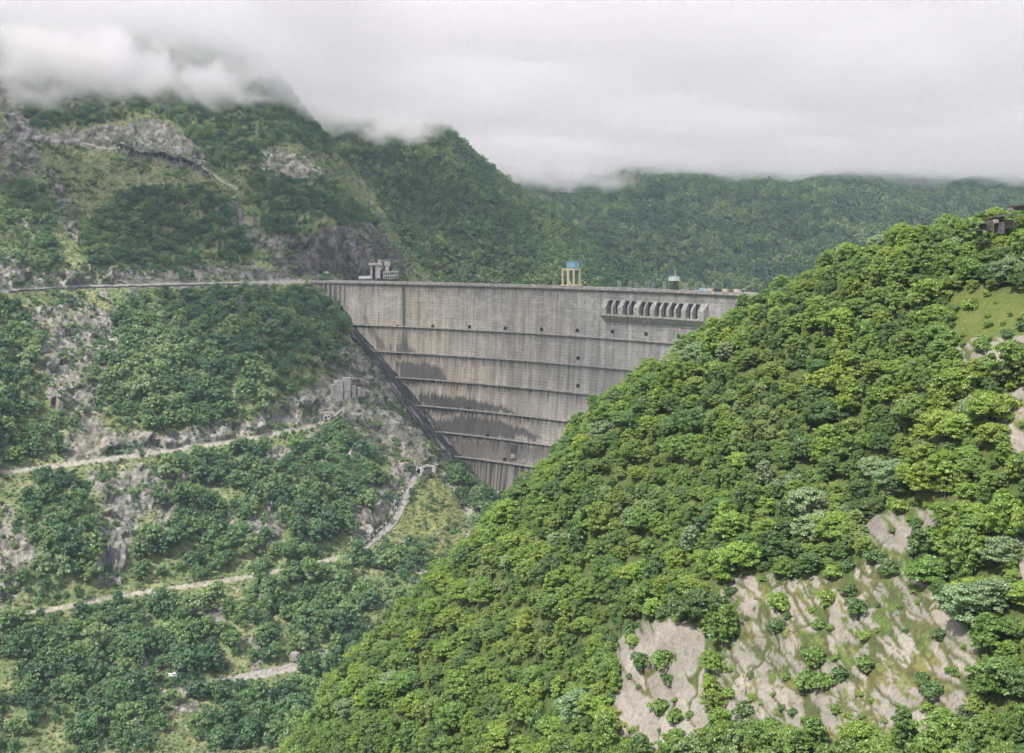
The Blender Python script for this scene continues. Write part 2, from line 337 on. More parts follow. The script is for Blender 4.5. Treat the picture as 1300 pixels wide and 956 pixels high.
def woods(name, pts, scl, col, n_kinds, label, cat, seed=1):
    """one mass of trees: points with instances"""
    r = np.random.default_rng(seed); m = bpy.data.meshes.new(name); m.vertices.add(len(pts)); m.vertices.foreach_set('co', np.asarray(pts, np.float32).ravel())
    a = m.attributes.new('rot', 'FLOAT_VECTOR', 'POINT'); rr = np.zeros((len(pts), 3), np.float32); rr[:, 2] = r.random(len(pts)) * 6.28; rr[:, :2] = r.normal(size=(len(pts), 2)) * 0.06; a.data.foreach_set('vector', rr.ravel())
    a = m.attributes.new('scl', 'FLOAT_VECTOR', 'POINT'); ss = np.repeat(np.asarray(scl, np.float32)[:, None], 3, 1); ss[:, 2] *= r.uniform(0.85, 1.2, len(pts)); a.data.foreach_set('vector', ss.astype(np.float32).ravel())
    a = m.attributes.new('idx', 'INT', 'POINT'); a.data.foreach_set('value', r.integers(0, n_kinds, len(pts)).astype(np.int32))
    o = bpy.data.objects.new(name, m); C.objects.link(o)
    g = bpy.data.node_groups.new(name, 'GeometryNodeTree')
    g.interface.new_socket('Geometry', in_out='INPUT', socket_type='NodeSocketGeometry'); g.interface.new_socket('Geometry', in_out='OUTPUT', socket_type='NodeSocketGeometry')
    gi, go = g.nodes.new('NodeGroupInput'), g.nodes.new('NodeGroupOutput')
    ci = g.nodes.new('GeometryNodeCollectionInfo'); ci.inputs['Collection'].default_value = col; ci.inputs['Separate Children'].default_value = True; ci.inputs['Reset Children'].default_value = True
    ip = g.nodes.new('GeometryNodeInstanceOnPoints'); ip.inputs['Pick Instance'].default_value = True
    def na(nm, t):
        q = g.nodes.new('GeometryNodeInputNamedAttribute'); q.data_type = t; q.inputs['Name'].default_value = nm; return q.outputs['Attribute']
    g.links.new(gi.outputs[0], ip.inputs['Points']); g.links.new(ci.outputs[0], ip.inputs['Instance']); g.links.new(na('idx', 'INT'), ip.inputs['Instance Index'])
    er = g.nodes.new('FunctionNodeEulerToRotation'); g.links.new(na('rot', 'FLOAT_VECTOR'), er.inputs[0]); g.links.new(er.outputs[0], ip.inputs['Rotation'])
    g.links.new(na('scl', 'FLOAT_VECTOR'), ip.inputs['Scale']); g.links.new(ip.outputs[0], go.inputs[0])
    md = o.modifiers.new('trees', 'NODES'); md.node_group = g
    return tag(o, label, cat, kind='stuff')

def scatter(co, weight, spacing, seed, nmax=60000):
    """pick grid vertices by weight so that no two are closer than spacing (array or number, metres in plan)"""
    r = np.random.default_rng(seed); co = co.reshape(-1, 3); wgt = weight.reshape(-1); ids = np.nonzero(wgt > 0.02)[0]
    pr = wgt[ids] / wgt[ids].sum(); n = min(nmax, len(ids)); ids = r.choice(ids, n, replace=False, p=pr) if n < len(ids) else r.permutation(ids)
    sp = float(spacing); cell = {}; keep = []
    for i in ids:
        x, y, z = co[i]; s = sp
        a, b = int(math.floor(x / s)), int(math.floor(y / s)); ok = True
        for da in (-1, 0, 1):
            for db in (-1, 0, 1):
                for q in cell.get((a + da, b + db), ()):
                    if (co[q][0] - x) ** 2 + (co[q][1] - y) ** 2 + 0.4 * (co[q][2] - z) ** 2 < s * s: ok = False; break
                if not ok: break
            if not ok: break
        if ok: keep.append(i); cell.setdefault((a, b), []).append(i)
    return np.array(keep)
def vertex_area(co):                         # plan+slope area weight per grid vertex
    du = np.zeros_like(co); dv = np.zeros_like(co); du[:, :-1] = co[:, 1:] - co[:, :-1]; dv[:-1] = co[1:] - co[:-1]
    return np.linalg.norm(np.cross(du, dv), axis=-1)
def normals(co):
    du = np.gradient(co, axis=1); dv = np.gradient(co, axis=0); n = np.cross(du, dv); n /= np.linalg.norm(n, axis=-1)[..., None] + 1e-9
    return n * np.sign(n[..., 2:3] + 1e-9)

#--SPLIT-- terrain
# ================================================================== dam plan (needed by the terrain)
DA, DB = np.array([-232.0, 1300.0]), np.array([202.0, 978.0]); DL = np.linalg.norm(DB - DA); dd = (DB - DA) / DL; dn = np.array([-dd[1], dd[0]])
SAG, CREST = 34.0, -45.0
def dam_xy(s, off=0.0):
    s = np.asarray(s, float); p = DA + dd * (DL * s)[..., None] + dn * (4 * SAG * s * (1 - s))[..., None]
    sl = 4 * SAG * (1 - 2 * s) / DL; nrm = dn - dd * sl[..., None]; nrm = nrm / np.linalg.norm(nrm, axis=-1)[..., None]
    return p - nrm * np.asarray(off)[..., None]          # off > 0 is downstream, towards the camera
def lean(z):
    h = np.clip(CREST - z, 0, 400); return 0.03 * h + 0.00035 * h * h
def dam_pt(s, z, off=0.0):
    s, z = np.broadcast_arrays(np.asarray(s, float), np.asarray(z, float)); xy = dam_xy(s, lean(z) + off); return np.concatenate([xy, z[..., None]], -1)
_S, _Z = np.meshgrid(np.linspace(-0.05, 1.2, 900), np.linspace(-45, -290, 500)); _pt = dam_pt(_S, _Z); _pu, _pv = proj(_pt)
def dam_at(u, v):                            # s, z on the face seen at a pixel
    k = np.argmin((_pu - u) ** 2 + (_pv - v) ** 2); return _S.flat[k], _Z.flat[k]
def dam_front(u, v, off=3.0):
    s, z = dam_at(u, v); return dam_pt(s, z, off)

# ================================================================== left valley side (one height field from river to cloud)
c1 = []
for u, v in [(-120, 384), (0, 370), (60, 366), (100, 364), (200, 362), (315, 359.5), (350, 358.5)]: c1.append(PZ(u, 67500 / (v - 305.0), CREST))
for u, v in [(-120, 616), (0, 600), (100, 588), (200, 575), (300, 560), (360, 549), (400, 540)]: c1.append(PZ(u, 255000 / (v - 305.0), -170))
for u, v in [(-120, 812), (0, 785), (60, 775), (150, 757), (300, 735), (390, 718), (455, 702)]: c1.append(PZ(u, 367500 / (v - 305.0), -245))
c1 += [P(-120, 490, 860), P(0, 480, 935), P(40, 520, 925), P(120, 455, 1030), P(200, 470, 1040), P(300, 460, 1080), P(390, 450, 1130), P(330, 500, 1060), P(150, 530, 955),
       P(250, 520, 1010), P(400, 500, 1110), P(430, 415, 1235), P(300, 400, 1160), P(400, 395, 1240), P(100, 400, 1090), P(20, 430, 990),
       P(440, 540, 1085), P(440, 515, 1115), P(470, 560, 1085), P(500, 530, 1120), P(490, 600, 1040), P(440, 610, 990), P(420, 640, 960), P(300, 640, 920),
       P(480, 670, 975), P(505, 645, 1010), P(535, 600, 1065), P(560, 590, 1085), P(570, 650, 1035), P(577, 695, 985), P(545, 690, 975), P(520, 720, 930), P(490, 740, 895),
       P(600, 665, 1045), P(620, 690, 1010), P(560, 760, 870), P(620, 820, 830),
       P(100, 660, 835), P(200, 650, 880), P(0, 690, 810), P(60, 640, 845), P(380, 650, 935), P(350, 690, 895),
       P(380, 845, 790), P(300, 862, 768), P(200, 880, 735), P(100, 900, 705), P(0, 905, 690), P(430, 800, 830), P(200, 820, 775), P(60, 840, 735), P(300, 800, 800), P(-120, 950, 650)]
for X, Y, Z in [(-260, 560, -289), (-100, 580, -290), (-150, 650, -287), (0, 700, -290), (0, 800, -290), (0, 950, -290), (60, 1050, -288), (100, 700, -292), (-420, 560, -270), (150, 900, -290)]: c1.append(np.array([X, Y, Z], float))
for u, v in [(428, 392), (449, 430), (478, 462), (503, 495), (525, 527), (545, 558), (563, 588), (600, 618), (640, 645)]: c1.append(dam_front(u, v, 2.0))
for s in (0.02, 0.1, 0.2, 0.3): # upstream of the dam the ground falls to the lake
    x, y = dam_xy(s, -60); c1.append(np.array([x, y, -95.0]))
c1 += [P(0, 340, 1075), P(0, 250, 1190), P(0, 180, 1290), P(0, 110, 1390), P(0, 20, 1530), P(-120, 330, 980), P(-120, 160, 1200), P(-120, 20, 1400),
       P(100, 335, 1160), P(100, 250, 1290), P(100, 185, 1390), P(100, 100, 1500), P(100, 20, 1620), P(200, 330, 1230), P(200, 250, 1330), P(220, 207, 1390), P(200, 120, 1520), P(230, 60, 1620),
       P(300, 335, 1275), P(300, 280, 1360), P(330, 300, 1330), P(340, 235, 1440), P(370, 190, 1510), P(350, 140, 1600), P(340, 90, 1700), P(420, 240, 1490), P(390, 210, 1490),
       P(440, 280, 1430), P(455, 305, 1400), P(485, 347, 1350), P(430, 352, 1325), P(420, 290, 1395), P(380, 300, 1380), P(270, 225, 1400), P(390, 352, 1310), P(510, 358, 1370),
       P(512, 372, 1430), P(500, 350, 1500), P(470, 275, 1560), P(430, 225, 1640), P(560, 370, 1550), P(520, 330, 1700), P(470, 240, 1800), P(400, 180, 1850), P(300, 90, 1900), P(100, 50, 1900)]
f1 = tps(c1)
uu = np.arange(-130, 705, 1.35); yy = np.concatenate([np.arange(560, 1300, 0.95), np.arange(1300, 1960, 1.6)])
Ug, Yg = np.meshgrid(uu, yy); Xg = (Ug - U0) / F * Yg
coarse_u = np.arange(-130, 720, 9.0); coarse_y = np.arange(555, 1975, 7.0); cu, cyy = np.meshgrid(coarse_u, coarse_y)
zc = f1((cu - U0) / F * cyy, cyy)
def bil(zc, U, Y, u0, du, y0, dy):
    a = (U - u0) / du; b = (Y - y0) / dy; i = np.clip(np.floor(b).astype(int), 0, zc.shape[0] - 2); j = np.clip(np.floor(a).astype(int), 0, zc.shape[1] - 2); a = a - j; b = b - i
    return (zc[i, j] * (1 - a) + zc[i, j + 1] * a) * (1 - b) + (zc[i + 1, j] * (1 - a) + zc[i + 1, j + 1] * a) * b
Zg = bil(zc, Ug, Yg, -130, 9.0, 555, 7.0)
Zg = np.where(Zg > 300, 300 + (Zg - 300) * 0.12, Zg)
Zg = np.maximum(Zg, -291 + 2 * fbm(np.stack([Xg, Yg, Xg * 0], -1), 40, 3, 5))
co = np.stack([Xg, Yg, Zg], -1); pu, pv = proj(co)
sl = np.abs(np.gradient(Zg, axis=0) / np.gradient(Yg, axis=0))
wob = (fbm(co, 22, 4, 31) - 0.5) * 46; wob2 = (fbm(co, 9, 3, 77) - 0.5) * 26
ROAD_UP = [(-130, 386), (0, 370.5), (60, 366.5), (100, 364.5), (200, 362.3), (315, 359.8), (352, 358.5), (385, 357)]
ROAD_MID = [(-130, 617), (0, 600), (60, 593), (100, 588), (200, 575), (300, 560), (360, 549), (400, 540), (415, 534), (428, 528), (436, 519)]
TRACK = [(-130, 814), (0, 785), (60, 775), (150, 757), (300, 735), (390, 718), (455, 702)]
TRACK2 = [(455, 702), (470, 688), (495, 668), (506, 650), (515, 628), (525, 610), (535, 600), (550, 595)]
BOTTOM = [(200, 882), (300, 862), (345, 853), (380, 845), (418, 830)]
GALLERY = [(40, 176), (100, 181), (150, 190), (205, 203), (258, 216), (300, 240)]
rd_up = linedist(pu, pv, ROAD_UP); rd_mid = linedist(pu, pv, ROAD_MID); rd_tr = linedist(pu, pv, TRACK); rd_t2 = linedist(pu, pv, TRACK2); rd_b = linedist(pu, pv, BOTTOM); rd_g = linedist(pu, pv, GALLERY)
# rock regions as seen on the slope
RK = [[(40, 400), (95, 380), (140, 400), (175, 440), (140, 470), (125, 520), (130, 545), (170, 560), (180, 575), (80, 590), (85, 530), (60, 500), (45, 450)],
      [(80, 582), (130, 555), (160, 545), (200, 555), (260, 540), (310, 530), (360, 512), (395, 490), (420, 478), (445, 470), (445, 510), (420, 530), (300, 562), (200, 575), (100, 588)],
      [(395, 455), (430, 395), (455, 430), (480, 460), (505, 492), (528, 522), (548, 560), (566, 590), (560, 600), (500, 610), (470, 560), (430, 560), (400, 545), (430, 520), (445, 480), (415, 470)],
      [(110, 600), (185, 590), (205, 600), (245, 590), (240, 640), (205, 690), (200, 640), (165, 690), (150, 740), (125, 745), (115, 690), (128, 640)],
      [(0, 640), (30, 660), (45, 700), (30, 760), (0, 775)],
      [(560, 603), (575, 600), (604, 640), (618, 680), (612, 694), (600, 690), (590, 655)],
      [(545, 650), (560, 670), (570, 700), (560, 712), (548, 690)],
      [(440, 650), (500, 600), (505, 640), (470, 690), (450, 700)],
      [(0, 118), (30, 120), (46, 160), (44, 215), (20, 240), (0, 238)],
      [(40, 175), (100, 168), (150, 158), (185, 145), (215, 158), (240, 175), (262, 200), (265, 222), (200, 206), (110, 186), (45, 180)],
      [(330, 215), (345, 185), (365, 190), (395, 205), (415, 225), (395, 238), (355, 232)],
      [(375, 300), (410, 292), (450, 283), (480, 285), (505, 320), (512, 352), (455, 356), (380, 356), (345, 335), (300, 300), (262, 245), (300, 262), (330, 300)],
      [(-130, 345), (0, 325), (40, 350), (100, 342), (200, 340), (240, 336), (320, 342), (370, 348), (385, 357), (315, 359), (100, 362), (0, 370), (-130, 384)],
      [(60, 220), (75, 225), (90, 270), (110, 310), (98, 312), (70, 270)],
      [(300, 690), (340, 640), (350, 610), (365, 640), (345, 700)], [(285, 378), (312, 376), (312, 402), (290, 405)],
      [(300, 600), (330, 575), (395, 550), (440, 530), (470, 560), (480, 600), (440, 590), (380, 580)],
      [(240, 760), (280, 770), (290, 800), (250, 820)], [(325, 740), (350, 760), (345, 790), (325, 780)], [(100, 830), (170, 815), (230, 835), (200, 855), (120, 850)]]
rock = np.zeros_like(pu)
for p in RK: rock = np.maximum(rock, polysoft(pu, pv, p, wob * 0.45 + wob2 * 0.4, 7))
rock = np.maximum(rock * (0.75 + 0.5 * sm(0.3, 0.6, fbm(co, 14, 4, 91))), sm(0.66, 0.8, fbm(co * [1, 1, 0.6], 22, 3, 19)) * 0.8)
rock = np.clip(rock, 0, 1)
road_any = np.minimum.reduce([rd_up, rd_mid, rd_tr, rd_t2 - 1, rd_b - 1.5])
keep_flat = sm(2.5, 8, road_any)
# relief: gullies everywhere, sharp strata on rock
rel = (fbm(co, 60, 4, 3) - 0.5) * 9 + (ridged(co * [1, 0.5, 1], 26, 4, 9) - 0.6) * 6
rk = 0.7 * (ridged(co * [1.0, 0.8, 0.45] + (fbm(co, 30, 2, 44)[..., None] - .5) * 20, 15, 5, 23, 0.6) - 0.55) * 13 + facets(co / [18.0, 18.0, 26.0], 61) * 6 + facets(co / [6.0, 6.0, 11.0], 62) * 1.3 * np.where(pv > 370, .5, 1.2)
fine = (fbm(co, 4, 3, 55) - 0.5) * 1.6
disp = (rel * keep_flat * 0.8 + rk * rock * np.where(pv > 370, .95, 1.15) * keep_flat + fine * keep_flat)
damd = np.hypot(pu - 0, pv - 0) * 0
fnm = normals(co); out = fnm * [1, 1, 0.8]
near_dam = sm(0, 45, (Yg - (dam_xy(np.clip(((Xg - DA[0]) * dd[0] + (Yg - DA[1]) * dd[1]) / DL, -0.1, 1.2), 0)[..., 1])) * -1)
near_dam = np.where(pv > 362, 0.3 + 0.7 * near_dam, 1.0)
co2 = co + out * (disp * near_dam)[..., None]
# cut benches for the roads
def bench(d, w, zlevel=None):
    return 1 - sm(w, w + 2.5, d)
nn = normals(co2); N2 = nn[..., 2]
gn = fbm(co2, 12, 5, 13); gf = fbm(co2, 2.5, 3, 14)
col = mixc(np.broadcast_to(GRASS, co.shape), GRASS_DRY, np.clip(sm(0.42, 0.62, gn), 0, 1) * 0.75)
col = mixc(col, SOIL, sm(0.55, 0.75, gf) * 0.3)
dr = fbm(co2, 30, 3, 71)
rc = mixc(np.broadcast_to(ROCK, co.shape), ROCK_W, sm(0.45, 0.65, fbm(co2, 25, 3, 7)))
rc = mixc(rc, ROCK_DK, np.clip(sm(0.46, 0.62, fbm(co2 * [1, 1, .35], 6, 4, 8)) * 0.75, 0, 1))
stk = ridged(co2 * [1, .3, .25] + (fbm(co2, 12, 2, 45)[..., None] - .5) * 14, 8, 4, 101, .55); rc = mixc(rc, ROCK_DK * 1.4, sm(.66, .86, stk) * .8); rc = mixc(rc, np.array([.13, .165, .07]), sm(.48, .60, fbm(co2 * [1, .4, .35], 6, 4, 46)) * np.where(pv > 365, .35, .5))
cr = sm(0.80, 0.93, ridged(co2 * [1, 1, .5] + 9, 7, 4, 99)); rc = mixc(rc, ROCK_DK * 0.8, cr * 0.7)
nose_g = polysoft(pu, pv, [(516, 632), (550, 606), (578, 632), (596, 668), (580, 700), (560, 735), (535, 720), (520, 690), (508, 668)], wob * .1, 4); rock = rock * (1 - .75 * nose_g); col = mixc(col, [.20, .215, .075], nose_g * .8)
rmix = np.clip(rock * 1.25 - 0.12 * sm(0.45, 0.6, gf) - 0.5 * sm(0.53, 0.66, fbm(co2, 14, 3, 12)), 0, 1)
rmix = sm(0.2, 0.6, rmix + (sm(0.5, 0.2, N2)) * 0.5)
upper = pv < 352
rmix = np.where(upper & (rock < 0.25), rmix * 0.4, rmix)
col = mixc(col, rc, rmix)
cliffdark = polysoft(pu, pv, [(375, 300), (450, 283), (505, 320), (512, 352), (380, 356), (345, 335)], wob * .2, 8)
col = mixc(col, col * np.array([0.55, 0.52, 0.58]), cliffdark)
rdc = np.array([0.36, 0.34, 0.30])
for d, wd, c in ((rd_up, 1.6, [0.33, 0.32, 0.30]), (rd_mid, 2.1, [0.37, 0.355, 0.30]), (rd_tr, 2.3, [0.38, 0.355, 0.29]), (rd_t2, 4.2, [0.34, 0.325, 0.30]), (rd_b, 4.5, [0.36, 0.33, 0.30])):
    col = mixc(col, np.array(c) * (0.85 + 0.3 * gf[..., None]), 1 - sm(wd, wd + 1.3, d + (gf - .5) * 2))
col = mixc(col, [0.55, 0.52, 0.48], (1 - sm(0.8, 1.8, rd_g)) * 0.6)
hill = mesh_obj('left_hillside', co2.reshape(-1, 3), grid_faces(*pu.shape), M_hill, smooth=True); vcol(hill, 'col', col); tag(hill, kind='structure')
hill_co, hill_u, hill_v, hill_rock, hill_road, hill_wob = co2, pu, pv, rock, np.minimum(road_any, rd_g), wob
HILL_N = N2
def hill_at(u, v):
    k = np.argmin(((hill_u - u) ** 2 + (hill_v - v) ** 2) + (hill_co[..., 1] - 1000) * 1e-4); return hill_co.reshape(-1, 3)[k]

# ================================================================== near right spur
c4 = [P(430, 880, 470), P(560, 748, 460), P(650, 662, 452), P(710, 592, 446), P(780, 517, 440), P(850, 470, 436), P(905, 428, 432), P(960, 393, 426), P(1050, 348, 412), P(1150, 318, 394), P(1240, 300, 374), P(1300, 284, 362), P(1450, 245, 340),
      P(430, 956, 440), P(560, 900, 415), P(650, 800, 405), P(700, 956, 350), P(800, 830, 330), P(900, 956, 292), P(900, 700, 342), P(780, 650, 400), P(900, 560, 384), P(1000, 800, 296), P(1000, 956, 265), P(1100, 600, 332), P(1100, 450, 370),
      P(1200, 700, 282), P(1200, 956, 240), P(1200, 540, 312), P(1200, 430, 338), P(1300, 700, 260), P(1300, 540, 288), P(1300, 430, 315), P(1300, 350, 340), P(1450, 956, 210), P(1450, 500, 270), P(1450, 350, 310), P(1300, 956, 225),
      P(1700, 956, 190), P(1700, 640, 235), P(1700, 460, 275), P(1700, 300, 320), PZ(1700, 450, -12), PZ(1700, 150, -75), PZ(500, 560, -215), PZ(650, 560, -175), PZ(800, 560, -130), PZ(960, 540, -78), PZ(1150, 520, -50), PZ(1300, 500, -35), PZ(1450, 470, -20), PZ(400, 500, -205), PZ(350, 450, -220), PZ(400, 400, -215), PZ(560, 350, -190), PZ(700, 280, -165), PZ(900, 220, -140), PZ(1200, 180, -110), PZ(1450, 160, -90)]
c4 = [q - np.array([0, 0, 3.0 + 2.5 * (q[0] > 60) + 4.5 * float(sm(110, 150, q[0])) * (q[1] > 300)]) if q[1] > 200 else q for q in c4]
f4 = tps(c4)
def grid_field(f, u0, u1, du, ys, cu=12.0, cyy=5.0):
    U, Y = np.meshgrid(np.arange(u0, u1, du), ys); gu = np.arange(u0, u1 + 3 * cu, cu); gy = np.arange(ys[0], ys[-1] + 3 * cyy, cyy); a, b = np.meshgrid(gu, gy)
    z = f((a - U0) / F * b, b); Z = bil(z, U, Y, u0, cu, ys[0], cyy); return np.stack([(U - U0) / F * Y, Y, Z], -1)
co = grid_field(f4, 330, 1760, 1.5, np.arange(185, 580, 0.42)); pu, pv = proj(co)
wob = (fbm(co, 9, 4, 31) - 0.5) * 60
SLABS = [[(775, 825), (800, 795), (860, 788), (895, 800), (905, 830), (900, 867), (905, 956), (770, 956), (780, 867)],
         [(920, 740), (960, 722), (1010, 735), (1060, 715), (1120, 705), (1160, 715), (1190, 760), (1235, 810), (1240, 867), (1230, 956), (905, 956), (905, 867), (915, 810)],
         [(1085, 655), (1120, 650), (1160, 640), (1185, 648), (1205, 680), (1180, 720), (1140, 715), (1100, 700)],
         [(1200, 440), (1240, 432), (1300, 428), (1400, 430), (1400, 500), (1300, 482), (1260, 488), (1215, 468)],
         [(1262, 505), (1300, 492), (1400, 520), (1400, 620), (1300, 600), (1275, 565)],
         [(1262, 690), (1300, 680), (1330, 760), (1300, 760)]]
GRASSY = [[(1195, 395), (1215, 370), (1265, 368), (1300, 375), (1400, 380), (1400, 440), (1300, 432), (1240, 435), (1200, 440)]]
slab = np.zeros_like(pu)
for p in SLABS: slab = np.maximum(slab, polysoft(pu, pv, p, wob * 0.4, 7))
grs = polysoft(pu, pv, GRASSY[0], wob * 0.3, 8)
nm = normals(co)
q = co + (np.stack([fbm(co, 5, 3, 66), fbm(co, 5, 3, 67), fbm(co, 5, 3, 68)], -1) - 0.5) * 2.2
ca, sa = math.cos(0.5), math.sin(0.5)
q2 = np.stack([(q[..., 0] * ca + q[..., 2] * sa) / 5.0, q[..., 1] / 70.0, (-q[..., 0] * sa + q[..., 2] * ca) / 6.5], -1)
w1, e1, id1, _r = worley(q2, 3); w2, e2, id2, _r = worley(q2 * 2.6 + 5, 8)
mod = fbm(co, 7, 3, 21)
mid_ = polysoft(pu, pv, [(930, 720), (1180, 700), (1240, 956), (915, 956)], wob * .3, 20)
crack = np.maximum(1 - sm(0.03, 0.07 + 0.10 * mod, e1), (1 - sm(0.03, 0.15, e2)) * sm(0.40, 0.48, mod) * (.35 + .65 * mid_))
crack = crack * np.where(mid_ > .3, 1, sm(.42, .55, fbm(co, 6, 2, 640)) * .9 + .1)
veg = np.maximum(sm(0.60, 0.63, fbm(co * [1, .2, 1.2], 2.4, 4, 33)), ((id2 * .6 + id1 * .4) > .70) * sm(.05, .15, e2) * mid_) * (1 - 0.75 * polysoft(pu, pv, SLABS[0], wob * .2, 8)) * (1 - polysoft(pu, pv, SLABS[3], wob * .1, 8) * .8)
bare = np.clip(slab * 1.3 - 0.2, 0, 1) * (1 - np.clip(crack, 0, 1)) * (1 - veg)
disp = (fbm(co, 22, 3, 5) - .5) * 3.5 + slab * (facets(q2, 3) * .22 - np.clip(crack, 0, 1) * 0.35 + (id2 - .5) * .15 * mid_) + (1 - slab) * (fbm(co, 3, 3, 6) - .5) * 0.8 + (fbm(co, 1.2, 3, 7) - .5) * 0.2 * (1 - slab)
co2 = co + nm * disp[..., None]
gf = fbm(co2, 1.3, 3, 9); gl = fbm(co2, 8, 3, 10)
g = mixc(np.broadcast_to(np.array([0.095, 0.14, 0.035]), co.shape), [0.17, 0.17, 0.06], sm(0.42, 0.65, gl)); g = mixc(g, [0.06, 0.05, 0.03], sm(0.5, 0.66, gf) * 0.55); g = mixc(g, [0.06, 0.065, 0.03], np.clip(crack, 0, 1) * slab * .6)
g = mixc(g, [0.10, 0.125, 0.03], grs * 0.8)
rc = mixc(np.broadcast_to(np.array([0.235, 0.215, 0.185]), co.shape), [0.285, 0.26, 0.225], sm(0.4, 0.6, gl)); rc = mixc(rc, [0.22, 0.19, 0.165], sm(0.55, 0.72, fbm(co2 * [1, .4, .6], 2.4, 5, 15)) * 0.45)
rc = rc * (0.8 + 0.3 * id1[..., None]) * (.88 + .24 * fbm(co2 * [1, .4, .4], 1.5, 3, 651)[..., None])
forest_floor = (1 - slab) * (1 - grs)
g = mixc(g, [0.07, 0.095, 0.03], forest_floor * 0.7)
col = mixc(g, rc, sm(0.25, 0.6, bare))
near = mesh_obj('near_hillside', co2.reshape(-1, 3), grid_faces(*pu.shape), M_near, smooth=True); vcol(near, 'col', col); tag(near, kind='structure')
near_co, near_u, near_v, near_slab, near_grs, near_crack = co2, pu, pv, slab, grs, crack * slab

# ================================================================== mountain behind the dam, far hills
def relief(co, amp, sc_, seed):
    return co + np.stack([np.zeros_like(co[..., 0])] * 2 + [(fbm(co * [1, 1, 0], sc_, 5, seed, .5) - .5) * amp * 2 + (ridged(co * [1, .6, 0], sc_ * 1.6, 4, seed + 4) - .6) * amp * 1.5], -1)
c2 = [PZ(380, 1560, -80), PZ(480, 1600, -75), PZ(600, 1640, -75), PZ(700, 1680, -78), PZ(800, 1700, -80), PZ(900, 1800, -85),
      P(330, 150, 1950), P(400, 145, 1980), P(500, 130, 2080), P(560, 162, 2060), P(620, 216, 2040), P(680, 260, 2000), P(735, 312, 1950), P(790, 358, 1900),
      P(400, 250, 1780), P(500, 250, 1820), P(600, 275, 1830), P(680, 315, 1830), P(740, 345, 1820), P(300, 250, 1780), P(300, 100, 2000),
      PZ(500, 2400, 250), PZ(620, 2350, 60), PZ(700, 2300, -30), PZ(790, 2250, -90), PZ(400, 2500, 280), PZ(850, 2100, -95)]
co = relief(grid_field(tps(c2), 290, 880, 3.0, np.arange(1560, 2420, 5.0), 20, 20), 20, 150, 40)
m2 = mesh_obj('forested_mountain', co.reshape(-1, 3), grid_faces(*co.shape[:2]), M_hill, smooth=True)
c = mixc(np.broadcast_to(np.array([.05, .07, .03]), co.shape), [.10, .10, .05], sm(.5, .7, fbm(co, 40, 3, 3))); vcol(m2, 'col', c); tag(m2, kind='structure'); m2_co = co
c3 = [PZ(600, 2450, -90), PZ(750, 2300, -95), PZ(900, 2100, -108), PZ(1100, 2050, -108), PZ(1300, 2100, -108), PZ(1500, 2150, -108), PZ(800, 2050, -108),
      P(640, 290, 2800), P(640, 195, 3250), P(700, 225, 3050), P(760, 290, 2700), P(800, 325, 2520), P(850, 240, 3050), P(900, 300, 2680), P(900, 245, 3000), P(900, 205, 3300), P(960, 265, 2850),
      P(1020, 315, 2600), P(1040, 270, 2950), P(1100, 300, 2800), P(1100, 255, 3200), P(1100, 215, 3500), P(1200, 290, 2900), P(1250, 240, 3400), P(1350, 290, 2900), P(1400, 230, 3400), P(1500, 290, 2900),
      PZ(640, 3600, 330), PZ(900, 3700, 330), PZ(1100, 3900, 330), PZ(1300, 3900, 330), PZ(1500, 3900, 330), P(550, 190, 3200), P(550, 300, 2700)]
co = relief(grid_field(tps(c3), 520, 1520, 4.0, np.arange(1980, 3800, 9.0), 30, 40), 42, 300, 41)
m3 = mesh_obj('distant_hills', co.reshape(-1, 3), grid_faces(*co.shape[:2]), M_hill, smooth=True)
c = mixc(np.broadcast_to(np.array([.05, .07, .03]), co.shape), [.14, .15, .07], sm(.55, .7, fbm(co, 60, 3, 3)))
uq, vq = proj(co); c = mixc(c, [.32, .29, .28], (1 - sm(3, 8, np.abs(vq - 277 + (uq - 1100) * 0.02 + (fbm(co, 40, 3, 9) - .5) * 30))) * sm(1050, 1100, uq) * sm(.4, .55, fbm(co, 50, 3, 8)))
vcol(m3, 'col', c); tag(m3, kind='structure'); m3_co = co
# base ground to the horizon and the lake
M_base = mat_plain('valley_floor', (0.07, 0.085, 0.04), noise=0.4, scale=0.01)
tag(mesh_obj('ground', [(-9000, -3000, -294), (9000, -3000, -294), (9000, 12000, -294), (-9000, 12000, -294)], [(0, 1, 2, 3)], M_base), kind='structure')
M_water = mat_plain('lake_water', (0.03, 0.08, 0.08), rough=0.08, noise=0.1)
lk = [tuple(dam_xy(s, -14)) + (-100.0,) for s in np.linspace(0.0, 1.2, 14)] + [(900, 2500, -100), (-200, 2500, -100), (-330, 1700, -100)]
tag(mesh_obj('lake_water', lk, [tuple(range(len(lk)))], M_water), kind='structure')
#--SPLIT-- trees
# ================================================================== woods
FAR_SPECS = [(3.6, 1, 8.5, 10, 1.9, 130), (4.2, 1, 9.5, 12, 2.0, 150), (3.2, 1, 10, 10, 1.7, 120)]
MID_SPECS = [(3.9, .6, 8.5, 30, 1.2, 1200), (4.4, .8, 9.0, 34, 1.25, 1400), (3.2, .5, 9.5, 26, 1.0, 1000), (4.8, .8, 8.2, 36, 1.3, 1500)]
far_col = proto_collection('far_trees', FAR_SPECS, M_leaf_far, 1.05)
mid_col = proto_collection('mid_trees', MID_SPECS, M_leaf_mid, 0.55)
shrub_col = proto_collection('slope_bushes', [(1.6, 0, 2.4, 9, .8, 200), (1.9, 0, 2.0, 10, .8, 220)], M_leaf_mid, 0.42)
